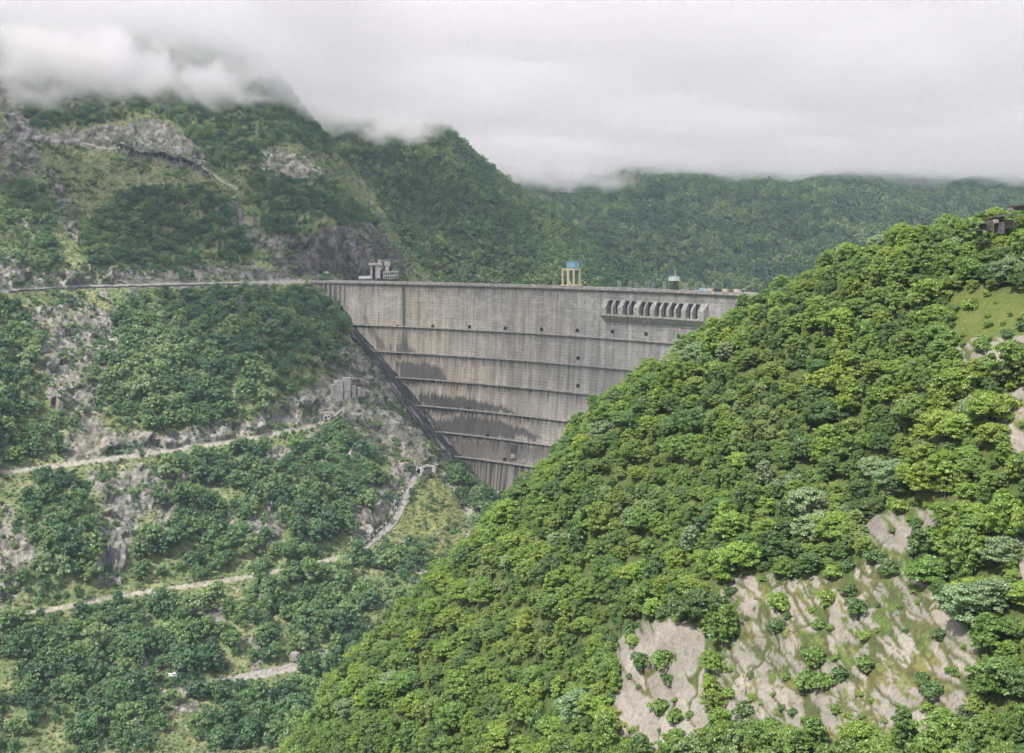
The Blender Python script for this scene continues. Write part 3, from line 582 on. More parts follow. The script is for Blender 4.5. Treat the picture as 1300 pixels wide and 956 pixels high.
# left slope
LW = [[(-130, 385), (0, 375), (20, 395), (40, 440), (50, 500), (58, 530), (78, 550), (78, 580), (0, 595), (-130, 600)],
      [(115, 465), (135, 440), (150, 410), (160, 385), (215, 375), (300, 365), (330, 372), (385, 372), (430, 395), (442, 430), (430, 460), (405, 480), (380, 500), (345, 515), (300, 530), (250, 545), (190, 550), (140, 535), (110, 510)],
      [(15, 605), (60, 600), (100, 605), (105, 640), (120, 690), (130, 745), (70, 765), (30, 760), (45, 700), (30, 650)],
      [(200, 600), (250, 580), (300, 575), (340, 570), (345, 600), (330, 640), (345, 690), (300, 725), (200, 745), (175, 740), (170, 700), (215, 680), (205, 640)],
      [(345, 620), (380, 565), (430, 545), (455, 560), (480, 590), (495, 620), (470, 655), (455, 690), (380, 712), (330, 722), (350, 690)],
      [(-130, 835), (0, 795), (60, 785), (150, 768), (300, 745), (390, 728), (460, 708), (530, 690), (545, 720), (500, 750), (440, 800), (380, 835), (300, 850), (200, 865), (200, 956), (-130, 956)],
      [(150, 870), (300, 868), (400, 848), (430, 830), (520, 760), (600, 720), (700, 720), (700, 956), (150, 956)],
      [(565, 600), (600, 605), (640, 640), (640, 680), (600, 690), (590, 640)],
      [(0, 262), (20, 240), (52, 246), (66, 290), (78, 338), (30, 346), (10, 320), (0, 290)],
      [(105, 300), (135, 270), (150, 250), (175, 247), (215, 245), (250, 240), (300, 270), (325, 320), (315, 335), (200, 335), (110, 340)],
      [(30, 90), (40, -120), (400, -120), (420, 200), (360, 180), (340, 190), (325, 225), (270, 215), (230, 165), (185, 140), (140, 155), (40, 168), (20, 120)],
      [(-130, -120), (60, -120), (60, 90), (30, 112), (0, 108), (-130, 110)],
      [(320, 235), (360, 235), (420, 235), (450, 260), (480, 290), (450, 283), (410, 292), (375, 300), (340, 300), (325, 260)]]
lw = np.zeros_like(hill_u)
for p in LW: lw = np.maximum(lw, polysoft(hill_u, hill_v, p, hill_wob * 0.35, 5))
lw = np.where(lw > 0.5, 1.0, 0.0)
nose = inpoly(hill_u, hill_v, [(520, 628), (550, 603), (582, 630), (606, 668), (604, 690), (585, 700), (560, 735), (535, 720), (528, 690), (508, 668)]); lw *= ~nose
patch = fbm(hill_co, 22, 3, 88)
lw *= np.where(hill_v > 596, (patch > 0.40), (patch > 0.22))
rshift = np.minimum.reduce([linedist(hill_u, hill_v - sh, rl) for sh in (4, 8, 12) for rl in (ROAD_UP, ROAD_MID, TRACK, TRACK2, BOTTOM)])
lw *= (hill_road > 5.5) & (hill_rock < 0.97) & ((rshift > 4.0) | (fbm(hill_co, 25, 2, 500) > .8))
# nothing right against the dam face or past the frame where it cannot be seen
lw *= (hill_v < 1000)
ar = vertex_area(hill_co)
def tagf(x): return x.astype(float)
ids = scatter(hill_co, lw * ar, 6.0, 11, 90000); p = hill_co.reshape(-1, 3)[ids]
s = (0.55 + 1.2 * rng.random(len(ids)) ** 1.5) * (0.85 + 0.3 * fbm(p, 60, 2, 5)); s = np.where(hill_v.reshape(-1)[ids] < 350, s * .85, s)
woods('left_slope_woods', p, s, mid_col, 4, 'dense dark green woods covering the left valley side around the tracks', 'woods', 3)
sb = (1 - lw) * (1 - .7 * hill_rock) * (hill_road > 4) * (hill_v > 180) * (hill_u < 590) * (patch > 0.42) * (fbm(hill_co, 9, 3, 18) > 0.57)
ids2 = scatter(hill_co, sb * ar, 3.6, 12, 60000); p = hill_co.reshape(-1, 3)[ids2]
woods('slope_scrub', p, rng.uniform(0.5, 1.5, len(ids2)), shrub_col, 2, 'low green scrub dotted over the rocky left slope', 'scrub', 4)
tuft_col = proto_collection('tufts', [(.8, 0, .9, 6, .45, 70), (1.0, 0, .7, 7, .45, 80)], mat_leaf('tuft_leaves', [(0.17, 0.23, 0.09), (0.24, 0.29, 0.12), (0.31, 0.33, 0.17), (0.20, 0.27, 0.10)], patch=.03), 0.34)
tg = (1 - lw) * (hill_road > 3) * (hill_u < 640) * (hill_v > 100) * (1 - .97 * hill_rock)
ids5 = scatter(hill_co, tg * ar * (.15 + fbm(hill_co, 7, 3, 701) ** 2 * 2), 2.7, 15, 70000); p = hill_co.reshape(-1, 3)[ids5]
woods('slope_grass', p, rng.uniform(0.5, 1.5, len(ids5)), tuft_col, 2, 'rough pale green grass and weeds on the open parts of the left slope', 'grass', 9)
ids3 = scatter(m2_co, vertex_area(m2_co), 8.5, 13, 60000); p = m2_co.reshape(-1, 3)[ids3]; k = (proj(p)[1] > 95) & (p[:, 2] > -99); p = p[k]
woods('mountain_woods', p, rng.uniform(0.8, 1.9, len(p)), far_col, 3, 'unbroken forest on the mountain behind the dam', 'forest', 5)
ids4 = scatter(m3_co, vertex_area(m3_co), 14.0, 14, 60000); p = m3_co.reshape(-1, 3)[ids4]; k = (proj(p)[1] > 180) & (p[:, 2] > -99); p = p[k]
woods('distant_woods', p, rng.uniform(1.2, 3.0, len(p)), far_col, 3, 'hazy forest on the distant hills below the cloud', 'forest', 6)
print('trees: left', len(ids), 'scrub', len(ids2), 'mountain', len(ids3), 'far', len(ids4))

# right spur: the 300 that show largest are things, the rest one mass
wn = (near_slab < 0.45) * (near_grs < 0.5) * 1.0
wn *= near_u > 345
NA = vertex_area(near_co); clump = fbm(near_co, 28, 3, 404)
idn = scatter(near_co, wn * NA * (clump > .36), 6.0, 21, 60000); nbig = len(idn)
idf = scatter(near_co, wn * NA, 3.1, 23, 120000); pq = near_co.reshape(-1, 3)
bigset = {}
for i in idn: bigset.setdefault((int(pq[i][0] // 4), int(pq[i][1] // 4)), []).append(i)
fill = [i for i in idf if not any((pq[q][0] - pq[i][0]) ** 2 + (pq[q][1] - pq[i][1]) ** 2 < 6.8 for a in (-1, 0, 1) for b in (-1, 0, 1) for q in bigset.get((int(pq[i][0] // 4) + a, int(pq[i][1] // 4) + b), ()))]
idn = np.r_[idn, np.array(fill, int)]; p = pq[idn]; un, vn = proj(p)
rng2 = np.random.default_rng(5)
scn = np.where(np.arange(len(p)) < nbig, 0.72 + 0.5 * rng2.random(len(p)) ** 1.6, 0.38 + 0.27 * rng2.random(len(p))); 
edge = np.zeros(len(p))
inside = (un > -20 + 350) & (un < 1320) & (vn < 985)
# visible ones: test along the sight line against the height field
def visible(p, lift=7.0):
    vis = np.ones(len(p), bool)
    for t in np.linspace(0.55, 0.985, 40):
        q = p.copy(); q[:, 2] += lift; q = q * t; ok = (q[:, 1] > 186)
        z = f4(q[:, 0], q[:, 1]); vis &= ~(ok & (z + 3.0 > q[:, 2]))
    return vis
vis = visible(p); size = scn * F / p[:, 1]; rank = np.where(inside & vis & (vn < 960), size, -1)
order = np.argsort(-rank); solo = order[:300]; rest = np.array([i for i in order[300:] if (vis[i] or p[i][1] < 500)])
print('near trees', len(p), 'visible', int((rank > 0).sum()))
TREE_COLS = {'bright': (0.23, 0.345, 0.06), 'yellow': (0.29, 0.38, 0.065), 'mid': (0.18, 0.29, 0.065), 'dark': (0.115, 0.20, 0.06), 'silver': (0.25, 0.345, 0.18)}
KLAB = ['broad round', 'tall full', 'wide spreading', 'compact bushy', 'low domed', 'narrow upright', 'slender pointed', 'low ragged']
protos = []
for i, (v, f, tb) in enumerate(KINDS):
    cm = bpy.data.meshes.new('crown'); cm.vertices.add(len(v)); cm.vertices.foreach_set('co', v.astype(np.float32).ravel()); cm.loops.add(f.size); cm.loops.foreach_set('vertex_index', f.astype(np.int32).ravel())
    cm.polygons.add(len(f)); cm.polygons.foreach_set('loop_start', np.arange(0, f.size, 4, dtype=np.int32)); cm.update(calc_edges=True); cm.materials.append(M_leaf_near)
    tm = bpy.data.meshes.new('trunk'); tm.from_pydata(tb.v, [], tb.f); tm.materials.append(M_bark); protos.append((cm, tm))
def region(u, v):
    if v < 430 and u > 1180: return 'below the ruined terrace'
    if v < 400: return 'on the skyline right of the dam'
    if v < 470 and u > 1000: return 'just under the right skyline'
    if u > 1180 and v < 560: return 'beside the right-edge slab'
    if u > 1180 and v < 680: return 'below the right-edge slab'
    if u > 1180: return 'right of the cracked slabs'
    if v > 860 and u > 700: return 'at the foot of the slabs'
    if v > 860: return 'at the bottom edge of the spur'
    if v > 700 and u > 760: return 'at the upper rim of the slabs'
    if u < 560: return 'on the lowest left tip of the spur'
    if u < 700 and v < 720: return 'beside the dam foot'
    if u < 700: return 'on the lower left flank'
    if v < 560 and u < 860: return 'in front of the dam face'
    if v < 560 and u < 1000: return 'below the spillway openings'
    if v < 560: return 'high in the middle of the spur'
    if u < 860: return 'left of centre on the spur'
    if v < 640: return 'mid-height on the spur'
    return 'above the cracked slabs'
CLAB = {'bright': 'bright green', 'yellow': 'yellow-green', 'mid': 'mid green', 'dark': 'dark green', 'silver': 'pale silvery-green'}
for i in solo:
    k = int(rng2.integers(0, 8)); pn = fbm(p[i][None], 30, 2, 3)[0]
    cn = ['bright', 'yellow', 'mid', 'dark', 'silver'][int(rng2.choice(5, p=[.42, .10, .30, .11, .07] if pn > .5 else [.32, .05, .36, .15, .12]))]
    e = empty('broadleaf_tree', p[i] - [0, 0, 0.4], f'{"small" if scn[i] < .74 else "middling" if scn[i] < .92 else "large"} {KLAB[k]} {CLAB[cn]} tree {region(un[i], vn[i])}', 'tree', 'broadleaf trees on the near spur')
    e.rotation_euler = (rng2.normal() * .05, rng2.normal() * .05, rng2.random() * 6.28); s = float(scn[i]); e.scale = (s, s * float(rng2.uniform(.85, 1.15)), s * float(rng2.uniform(.74, 1.0)))
    c = TREE_COLS[cn]; j = rng2.uniform(.85, 1.15)
    for nmn, me in (('crown', protos[k][0]), ('trunk', protos[k][1])):
        o = bpy.data.objects.new(nmn, me); C.objects.link(o); o.parent = e; o.color = (c[0] * j * rng2.uniform(.93, 1.07), c[1] * j, c[2] * j, 1)
near_col = bpy.data.collections.new('near_mass')
for cm, tm in protos:
    m = cm.copy(); m.materials.clear(); m.materials.append(M_leaf_near_rand); o = bpy.data.objects.new('woodland_tree', m); near_col.objects.link(o)
woods('near_spur_woods', p[rest] - [0, 0, .4], scn[rest], near_col, 8, 'rest of the close-grown green trees on the near spur', 'woods', 8)
# bushes growing in the cracks of the slabs and on the grass
ws = (near_slab > 0.5) * (near_crack > 0.5) * 1.0 + (near_grs > .6) * 0.25 + ((near_slab > .15) & (near_slab < .6)) * 0.6
idb = scatter(near_co, ws * vertex_area(near_co), 3.4, 22, 20000); pb = near_co.reshape(-1, 3)[idb]; ub, vb = proj(pb)
kk = (ub < 1310) & (ub > 760) & (vb < 960); pb, ub, vb = pb[kk], ub[kk], vb[kk]; kk = visible(pb, 1.5); pb, ub, vb = pb[kk], ub[kk], vb[kk]
bp = []
for i in range(3):
    ce, ra = crown_lobes(900 + i, 1.25, 0.1, 1.9 + .5 * i, 12, .62); v, f = leaf_cloud(900, .24, ce, ra, 950 + i, up=.3)
    cm = bpy.data.meshes.new('foliage'); cm.from_pydata(v.tolist(), [], f.tolist()); cm.materials.append(M_leaf_near)
    tb = trunk_mb(1.6, .05, 970 + i, 1.1); tm = bpy.data.meshes.new('stem'); tm.from_pydata(tb.v, [], tb.f); tm.materials.append(M_bark); bp.append((cm, tm))
sel = rng2.permutation(len(pb))[:170]
for i in sel:
    k = int(rng2.integers(0, 3)); cn = ['bright', 'mid', 'dark'][int(rng2.integers(0, 3))]
    rg = 'on the open grass under the trees' if vb[i] < 445 else 'on the slab at the right edge' if vb[i] < 640 and ub[i] > 1180 else ('on the lower left pale slab' if vb[i] < 850 else 'at the foot of the lower left slab') if ub[i] < 910 else 'above the slabs in a rock chute' if vb[i] < 715 else ('on the left part of the big slabs' if ub[i] < 990 else 'amid the big cracked slabs' if ub[i] < 1110 else 'on the right part of the big slabs') + (' low down' if vb[i] > 830 else ' high up' if vb[i] < 760 else '')
    e = empty('shrub', pb[i] - [0, 0, .15], None, None)
    s = float(0.45 + 1.35 * rng2.random() ** 2); tag(e, f'{"tiny" if s < .55 else "small" if s < .9 else "large"} {["low", "round", "leggy"][k]} {CLAB[cn]} shrub {rg}', 'shrub', 'shrubs on the rock slabs'); e.scale = (s * 1.1, s * 1.1, s); e.rotation_euler = (0, 0, rng2.random() * 6.28); c = TREE_COLS[cn]
    for nmn, me in (('foliage', bp[k][0]), ('stem', bp[k][1])):
        o = bpy.data.objects.new(nmn, me); C.objects.link(o); o.parent = e; o.color = (c[0], c[1], c[2], 1)
print('shrubs', len(sel))
#--SPLIT-- dam
# ================================================================== the dam
def smul(a, k): return np.asarray(a, float) * k
S0, S1 = -0.012, 1.2
ns_, nz_ = 860, 330
ss = np.linspace(S0, S1, ns_); zz = np.linspace(CREST - 1.0, -285, nz_)
Sg, Zg2 = np.meshgrid(ss, zz); pco = dam_pt(Sg, Zg2); du_, dv_ = proj(pco)
arc = Sg * DL
BERM_V = [420, 455, 489, 524, 557, 586, 625]
BERMS = [dam_at(640, v)[1] for v in BERM_V]
LEFT_U = [446, 475, 503, 533, 556, 580, 632]
q3 = np.stack([arc, Zg2, arc * 0], -1)
pale = np.array([0.365, 0.34, 0.295]); warm = np.array([0.385, 0.33, 0.265]); grey = np.array([0.305, 0.30, 0.295]); dark = np.array([0.062, 0.058, 0.056])
lowness = sm(-105, -190, Zg2); rightness = sm(0.35, 0.75, Sg)
col = mixc(np.broadcast_to(pale, pco.shape), warm, np.clip(0.85 * (1 - rightness) * sm(.35, .6, fbm(q3, 35, 3, 1)) + 0.45 * lowness, 0, 1)); col = mixc(col, grey, rightness * 0.6)
st1 = fbm(q3 / [1.0, 14, 1], 1.6, 3, 2); st2 = fbm(q3 / [1, 9, 1], 5, 3, 3)
col = 1.2 * col * (0.80 + 0.4 * st1[..., None]) * (0.75 + 0.5 * st2[..., None]) * (0.68 + 0.64 * fbm(q3 / [1, 40, 1], 3.0, 3, 6)[..., None])
# casting lifts and vertical block joints
lift = (np.abs(((Zg2 + 500) % 3.0) - 1.5) > 1.2) * (0.3 + 0.7 * (fbm(q3, 6, 2, 8) > .48)); col = mixc(col, col * 0.62, lift * 0.6)
blk = np.abs(((arc + 4) % 17.0) - 8.5); jt = sm(8.0, 8.4, blk); col = mixc(col, col * 0.4, jt * (0.45 + 0.5 * (fbm(q3, 20, 2, 9) > .5)))
panel = _hash(np.floor((arc + 12.5) / 17).astype(int), np.floor(Zg2 / 9).astype(int), np.zeros_like(arc, int), 4); col = col * (0.93 + 0.14 * panel[..., None])
wp = sm(.63, .68, fbm(q3 / [1, .5, 1], 5, 2, 50)) * sm(-150, -60, Zg2); col = mixc(col, [.58, .57, .54], wp * .45)
# stain drips and painted under-shadow below every ledge, heavier on the lower left
for k, zb in enumerate([CREST - 2] + BERMS):
    hgt = zb - Zg2; ln = (4 + 22 * st1 ** 1.5 * (0.5 + fbm(q3 * [1, 0, 1], 12, 2, 20 + k))); m = (hgt > 0) * (1 - sm(0.35, 1.0, hgt / ln))
    comb = (0.5 + 0.5 * np.sin(arc * 2 * np.pi / 4.3 + k)) ** 2
    amt = [0.45, 0.5, 0.6, 0.85, 0.95, 1.0, 1.0, 0.95][k] * (1 - 0.55 * sm(640, 760, du_))
    col = mixc(col, dark * 1.3, np.clip(m * amt * (0.25 + 1.1 * sm(.42, .62, fbm(q3 / [1, 30, 1], 1.1, 2, 30 + k)) * (0.4 + .6 * comb)), 0, 0.92))
w2_ = (fbm(q3, 14, 4, 60) - .5) * 20 + (fbm(q3 / [1, 40, 1], 2.2, 3, 61) - .5) * 42
STAIN = [([(505, 418), (516, 418), (520, 436), (530, 452), (545, 453), (500, 453)], .85), ([(500, 457), (520, 462), (545, 462), (562, 468), (570, 487), (505, 487)], .85), ([(545, 500), (575, 502), (600, 508), (640, 516), (655, 523), (560, 523)], .9),
         ([(540, 530), (600, 530), (640, 536), (668, 545), (690, 556), (560, 557)], .85), ([(560, 560), (640, 562), (700, 570), (730, 585), (565, 586)], .6), ([(575, 588), (720, 588), (700, 660), (600, 660)], .45), ([(458, 395), (475, 420), (500, 452), (478, 440)], .6),
         ([(530, 502), (560, 502), (590, 520), (545, 522)], .9), ([(383, 363), (436, 363), (430, 392), (383, 392)], .5), ([(400, 366), (424, 366), (424, 388), (400, 388)], .55), ([(510.5, 364), (515, 364), (515, 416), (510.5, 416)], .95)]
for p_, a_ in STAIN: col = mixc(col, dark * (1.25 + 0.9 * st1[..., None]), polysoft(du_, dv_, p_, w2_ * (0.5 if a_ != .95 else .03), 2.5 if a_ != .95 else .8) * a_)
low = sm(585, 592, dv_); ls = sm(.45, .56, fbm(q3 / [1, 60, 1], 1.5, 2, 90)); col = mixc(col, [.33, .30, .27], low * ls * .8); col = mixc(col, dark, low * (1 - ls) * .75)
dam = empty('arch_dam', (0, 1150, 0), 'huge curved concrete arch dam with horizontal ledges and dark water stains, closing the valley', 'dam')
def dbuild(mb, name, mat, parent=None, smooth=False): return mb.build(name, mat, parent or dam, smooth)
fo = mesh_obj('downstream_face', pco.reshape(-1, 3) - [0, 1150, 0], grid_faces(nz_, ns_), M_dam, dam, smooth=True); vcol(fo, 'col', col)
def sweep(mb, prof, svals, zb, tilt=None):   # closed profile [(off, dz)] swept along the arc
    n = len(prof); base = len(mb.v)
    for s in svals:
        l0 = lean(zb)
        for off, dz in prof:
            xy = dam_xy(s, l0 + off); mb.v.append((xy[0], xy[1], zb + dz))
    for i in range(len(svals) - 1):
        for k in range(n): mb.f.append((base + i * n + k, base + i * n + (k + 1) % n, base + (i + 1) * n + (k + 1) % n, base + (i + 1) * n + k))
    mb.f.append(tuple(base + k for k in range(n))[::-1]); mb.f.append(tuple(base + (len(svals) - 1) * n + k for k in range(n)))
    return mb
sv = np.linspace(S0, S1, 70)
for zb, ul in zip(BERMS, LEFT_U):
    s_l = dam_at(ul, V0 - F * zb / 1190)[0] - 0.01
    sq = np.linspace(s_l, S1, 50)
    b = dbuild(sweep(MB(), [(-0.5, -1.0), (2.6, -1.0), (2.6, 0.0), (-0.5, 0.0)], sq, zb), 'ledge', M_conc)
    r = MB()
    sweep(r, [(2.35, 0.0), (2.6, 0.0), (2.6, 0.35), (2.35, 0.35)], sq, zb); sweep(r, [(2.45, 0.95), (2.55, 0.95), (2.55, 1.1), (2.45, 1.1)], sq, zb)
    for s in np.arange(s_l, S1, 4.0 / DL):
        xy = dam_xy(s, lean(zb) + 2.5); r.box((xy[0], xy[1], zb + .6), (.15, .15, 1.1))
    r.build('railing', M_conc_dark, b)
# crest roadway with corbels and parapets
b = dbuild(sweep(MB(), [(3.2, -1.3), (3.2, 0.0), (-11.0, 0.0), (-11.0, -3.0), (-0.2, -3.0), (-0.2, -1.3)], sv, CREST), 'crest_deck', M_conc)
dbuild(sweep(MB(), [(2.9, 0.0), (3.25, 0.0), (3.25, 1.15), (2.9, 1.15)], sv, CREST), 'parapet', M_conc)
dbuild(sweep(MB(), [(-11.0, 0.0), (-10.6, 0.0), (-10.6, 1.2), (-11.0, 1.2)], sv, CREST), 'parapet', M_conc)
r = MB()
for s in np.arange(S0, S1, 3.2 / DL):
    xy0, xy1 = dam_xy(s, 0.0), dam_xy(s, 2.7); n_ = (xy1 - xy0) / 2.7; t_ = np.array([-n_[1], n_[0]])
    r.prism([(0, -3.6), (0, -1.3), (2.8, -1.3), (2.8, -2.0)], (n_[0], n_[1], 0), (0, 0, 1), (t_[0], t_[1], 0), (xy0[0], xy0[1], CREST), 1.0)
dbuild(r, 'corbels', M_conc)
dbuild(sweep(MB(), [(-10.8, -3.0), (-12.0, -120), (-13, -245), (-9, -245), (-9, -3.0)], sv, CREST), 'upstream_face', M_conc_dark)
# drainage gallery portals over the ledges
for u, v in [(505, 414), (550, 414), (596, 415), (642, 416.5), (688, 418), (733, 419.5), (778, 421), (820.5, 424), (862.5, 426.5), (505, 448.5), (734, 454.5), (550, 484), (734, 489.5), (595, 519), (619, 553), (584, 581), (641, 583), (393, 369)]:
    s, z = dam_at(u, v); k = 1.7 if (u, v) in ((584, 581), (393, 369)) else 1.0
    c = dam_pt(s, z, 0.25); a = dam_xy(s + .001, 0) - dam_xy(s, 0); a = a / np.linalg.norm(a); n_ = np.array([a[1], -a[0]])
    m = MB(); hw, hh = 1.7 * k, 1.5 * k
    poly = [(-hw, -hh), (hw, -hh), (hw, hh * .4), (hw * .6, hh), (-hw * .6, hh), (-hw, hh * .4)]
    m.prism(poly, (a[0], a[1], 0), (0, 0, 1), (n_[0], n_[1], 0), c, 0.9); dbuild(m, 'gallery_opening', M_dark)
# dark stepped pad following the left abutment, and small bricked niche
OUT = [(424, 388), (446, 428), (476, 461), (501, 493), (523, 526), (543, 557), (561, 588), (597, 617), (632, 642)]
INN = [(440, 383), (464, 415), (490, 441), (520, 477), (549, 508), (575, 538), (596, 562), (622, 600), (655, 640)]
def respline(pl, n):
    pl = np.array(pl, float); t = np.r_[0, np.cumsum(np.hypot(*np.diff(pl, axis=0).T))]; q = np.linspace(0, t[-1], n); return np.c_[np.interp(q, t, pl[:, 0]), np.interp(q, t, pl[:, 1])]
no, nw = 70, 25
oo, ii = respline(OUT, no), respline(INN, no); ii = oo + (ii - oo) * .56; PT = np.zeros((no, nw, 3)); CC = np.zeros((no, nw, 3))
for i in range(no):
    for j in range(nw):
        t = j / (nw - 1); u, v = oo[i] * (1 - t) + ii[i] * t; s, z = dam_at(u, v)
        step = 6.5 - 6.2 * (math.floor(t * 4.999) / 4.0) 
        step += 1.8 * ((i * .45 + j * .12) % 1.0); PT[i, j] = dam_pt(s, z, max(step, -0.3)); g = noise3(np.array([j * 1.1, i * .22, 2.0])); g2 = noise3(np.array([j * .7, i * .6, 7.0])); PT[i, j] += (noise3(np.array([j * .8, i * .8, 4.0])) - .5) * 1.6
        CC[i, j] = np.array([.06, .056, .06]) * (0.5 + 1.0 * g2) + (np.array([.17, .16, .15]) * (1 if g > .68 and g2 > .4 else 0)) 
fo = mesh_obj('abutment_pad', PT.reshape(-1, 3) - [0, 1150, 0], grid_faces(no, nw), M_dam, dam); vcol(fo, 'col', CC * 1.15)
m = MB(); s, z = dam_at(653, 570); c = dam_pt(s, z, 1.0); m.box(c, (6, 3, 8), -.6); dbuild(m, 'niche', M_conc_dark)
m = MB(); s, z = dam_at(653, 579); c = dam_pt(s, z, 1.4); m.box(c, (5, 3, 4), -.6); dbuild(m, 'niche_base', M_conc)
m = MB()
for u0_, u1_ in ((383, 400), (401, 405), (425, 436)):
    pass
for u in (384, 390, 399.5, 405, 412, 418, 424, 431, 437):
    s, _ = dam_at(u, 366); a = dam_xy(s + .001, 0) - dam_xy(s, 0); rz = math.atan2(a[1], a[0]); xy = dam_xy(s, 1.2); m.box((xy[0], xy[1], CREST - 14), (1.6, 2.6, 22), rz)
dbuild(m, 'end_buttresses', M_conc)
# surface spillway: paired slots between leaning ribs on a corbelled sill
def frame_at(s):
    a = dam_xy(s + .0005, 0) - dam_xy(s - .0005, 0); a = a / np.linalg.norm(a); return np.array([a[0], a[1], 0]), np.array([a[1], -a[0], 0])
pairs = [(778.0, 786.0), (798.5, 806.5), (819.5, 827.0), (839.0, 847.5), (858.5, 867.0), (879.5, 888.0)]
zt, zb_ = dam_at(820, 380)[1], dam_at(820, 401)[1]; zt2 = zb_
sL, sR = dam_at(768, 400)[0], dam_at(900, 406)[0]
sill = dbuild(sweep(MB(), [(-0.3, -7.5), (1.5, -6.5), (7.5, -1.4), (7.5, 0.0), (-0.3, 0.0)], np.linspace(sL, sR, 24), zb_), 'spillway_sill', M_conc)
top = CREST - 10.5; zbt = zb_
def rib(s, th, nm='spillway_rib'):
    a, n_ = frame_at(s); c = dam_pt(s, zbt, 0)
    h = top - zbt
    m = MB().prism([(-1.0, 0.0), (6.0, 0.0), (6.0, h * .5), (5.4, h * .62), (1.2, h * 1.0), (0.0, h * 1.06), (-1.0, h * 1.06)], n_, (0, 0, 1), a, c, th); return dbuild(m, nm, M_conc)
edges = []
for a_, b_ in pairs:
    sa_, sb_ = dam_at(a_, 392)[0], dam_at(b_, 392)[0]; w_ = 2.9 / DL
    for s in (sa_, sb_):
        a, n_ = frame_at(s); c = dam_pt(s, zbt, 0.6); h = top - zbt
        m = MB().prism([(-2.6, .05), (2.6, .05), (2.6, h * .98), (-2.6, h * .98)], a, (0, 0, 1), n_, c, 1.0); dbuild(m, 'spillway_slot', M_dark)  # dark panel set proud of the face, painting the shade of a deep slot
    edges.append((sa_ - w_, sb_ + w_)); rib((sa_ + sb_) / 2, (sb_ - sa_) * DL - 5.2)
for i, (a_, b_) in enumerate(edges):
    nxt = edges[i + 1][0] if i < 5 else b_ + 7 / DL; rib((b_ + nxt) / 2, (nxt - b_) * DL)
    if i == 0: rib(a_ - 3.5 / DL, 6.0)
# toe ledge at the foot of the dam
s, z = dam_at(648, 626); m = MB()
sweep(m, [(-1, -1.5), (9, -1.5), (9, 0), (-1, 0)], np.linspace(dam_at(636, 626)[0], dam_at(668, 626)[0], 8), z); dbuild(m, 'toe_platform', M_conc)

# ------------------------------------------------------------------ things on the crest
def on_crest(u, off=-4.0):
    s = _S.flat[np.argmin((_pu[0] - u) ** 2)] if False else None
    a, b = 0.0, 1.3
    for _ in range(50):
        m_ = (a + b) / 2; xy = dam_xy(m_, off)
        if U0 + F * xy[0] / xy[1] < u: a = m_
        else: b = m_
    xy = dam_xy(a, off); ax, n_ = frame_at(a); return np.array([xy[0], xy[1], CREST]), math.atan2(ax[1], ax[0])
def placed(name, u, label, cat, off=-4.0, group=None):
    p_, rz = on_crest(u, off); e = empty(name, p_, label, cat, group); e.rotation_euler = (0, 0, rz); return e
def part(mb, name, mat, e, parent=None, smooth=False):
    return mesh_obj(name, mb.v, mb.f, mat, parent or e, smooth)
# gantry crane, seen end-on over the parapet
e = placed('gantry_crane', 725, 'yellow gantry crane with a light blue machine house standing on the dam crest', 'crane', -4)
for x in (-6.6, 6.6):
    for y in (-4.5, 4.5):
        part(MB().box((x, y, 9), (1.5, 1.3, 15)), 'leg', M_yellow, e)
part(MB().box((0, -4.5, 9), (2.4, 1.2, 15)), 'centre_leg', M_yellow, e)
m = MB(); 
for y in (-4.5, 4.5): m.box((0, y, 17.2), (15.6, 1.5, 1.6)); m.box((0, y, 2.0), (18.5, 1.4, 1.1))
for x in (-6.6, 6.6): m.box((x, 0, 17.2), (1.3, 7.6, 1.4))
part(m, 'main_beams', M_yellow, e)
h = part(MB().box((2.2, 0, 21.4), (9.5, 8, 5.2)), 'machine_house', M_blue, e); part(MB().box((2.2, 0, 24.15), (10.3, 8.8, .35)), 'roof', M_blue, e, h)
part(MB().bar((-7, -5, 18.6), (7.5, -5, 18.6), .12).bar((-7, -5, 19.1), (-3, -5, 19.1), .12), 'handrail', M_steel, e)
part(MB().box((2.6, -5.3, 4.2), (2.2, 1.4, 2.6)), 'control_cabin', M_yellow, e)
for x in (-7.4, -5.4, 5.4, 7.4): part(MB().box((x, -4.5, .85), (1.3, .7, 1.3)), 'bogie', M_rust, e)
m = MB()
for x, y in ((-2.6, -4.5), (2.6, -4.5)): m.bar((x * 2.2, y, 9.5), (0, y, 12.5), .25)
part(m, 'bracing', M_steel, e)
# hoist frames along the spillway
hp = placed('hoist_frame', 786, 'pair of thin grey hoist posts at the left end of the row above the spillway', 'hoist frame', -7, 'hoist frames on the crest')
for x in (-1.2, 1.2): part(MB().box((x, 0, 3.8), (.45, .5, 7.6)), 'post', M_conc, hp)
part(MB().box((0, 0, 6.6), (2.4, .35, .35)), 'crossbar', M_conc, hp); part(MB().box((0, 0, .5), (4.4, 2.2, 1.0)), 'plinth', M_conc, hp)
HPU = [800, 807.5, 822, 828.7, 843, 867, 871.5, 884.5, 892.5, 905.7]
HPL = ['second from the crane end of the row', 'third from the crane end of the row', 'fourth from the crane end of the row', 'fifth from the crane end of the row', 'just before the lattice tower with the white cabin', 'just beyond the lattice tower with the white cabin', 'second beyond the lattice tower', 'third beyond the lattice tower', 'fourth beyond the lattice tower', 'last in the row beside the parked vehicles']
for u, lb in zip(HPU, HPL):
    c_ = hp.copy(); C.objects.link(c_); p_, rz = on_crest(u, -7); c_.location = tuple(p_); c_.rotation_euler = (0, 0, rz); c_['label'] = 'pair of thin grey hoist posts, ' + lb; c_.scale = (1, 1, 0.9 + .3 * random.random())
    for ch in list(hp.children):
        d_ = ch.copy(); C.objects.link(d_); d_.parent = c_
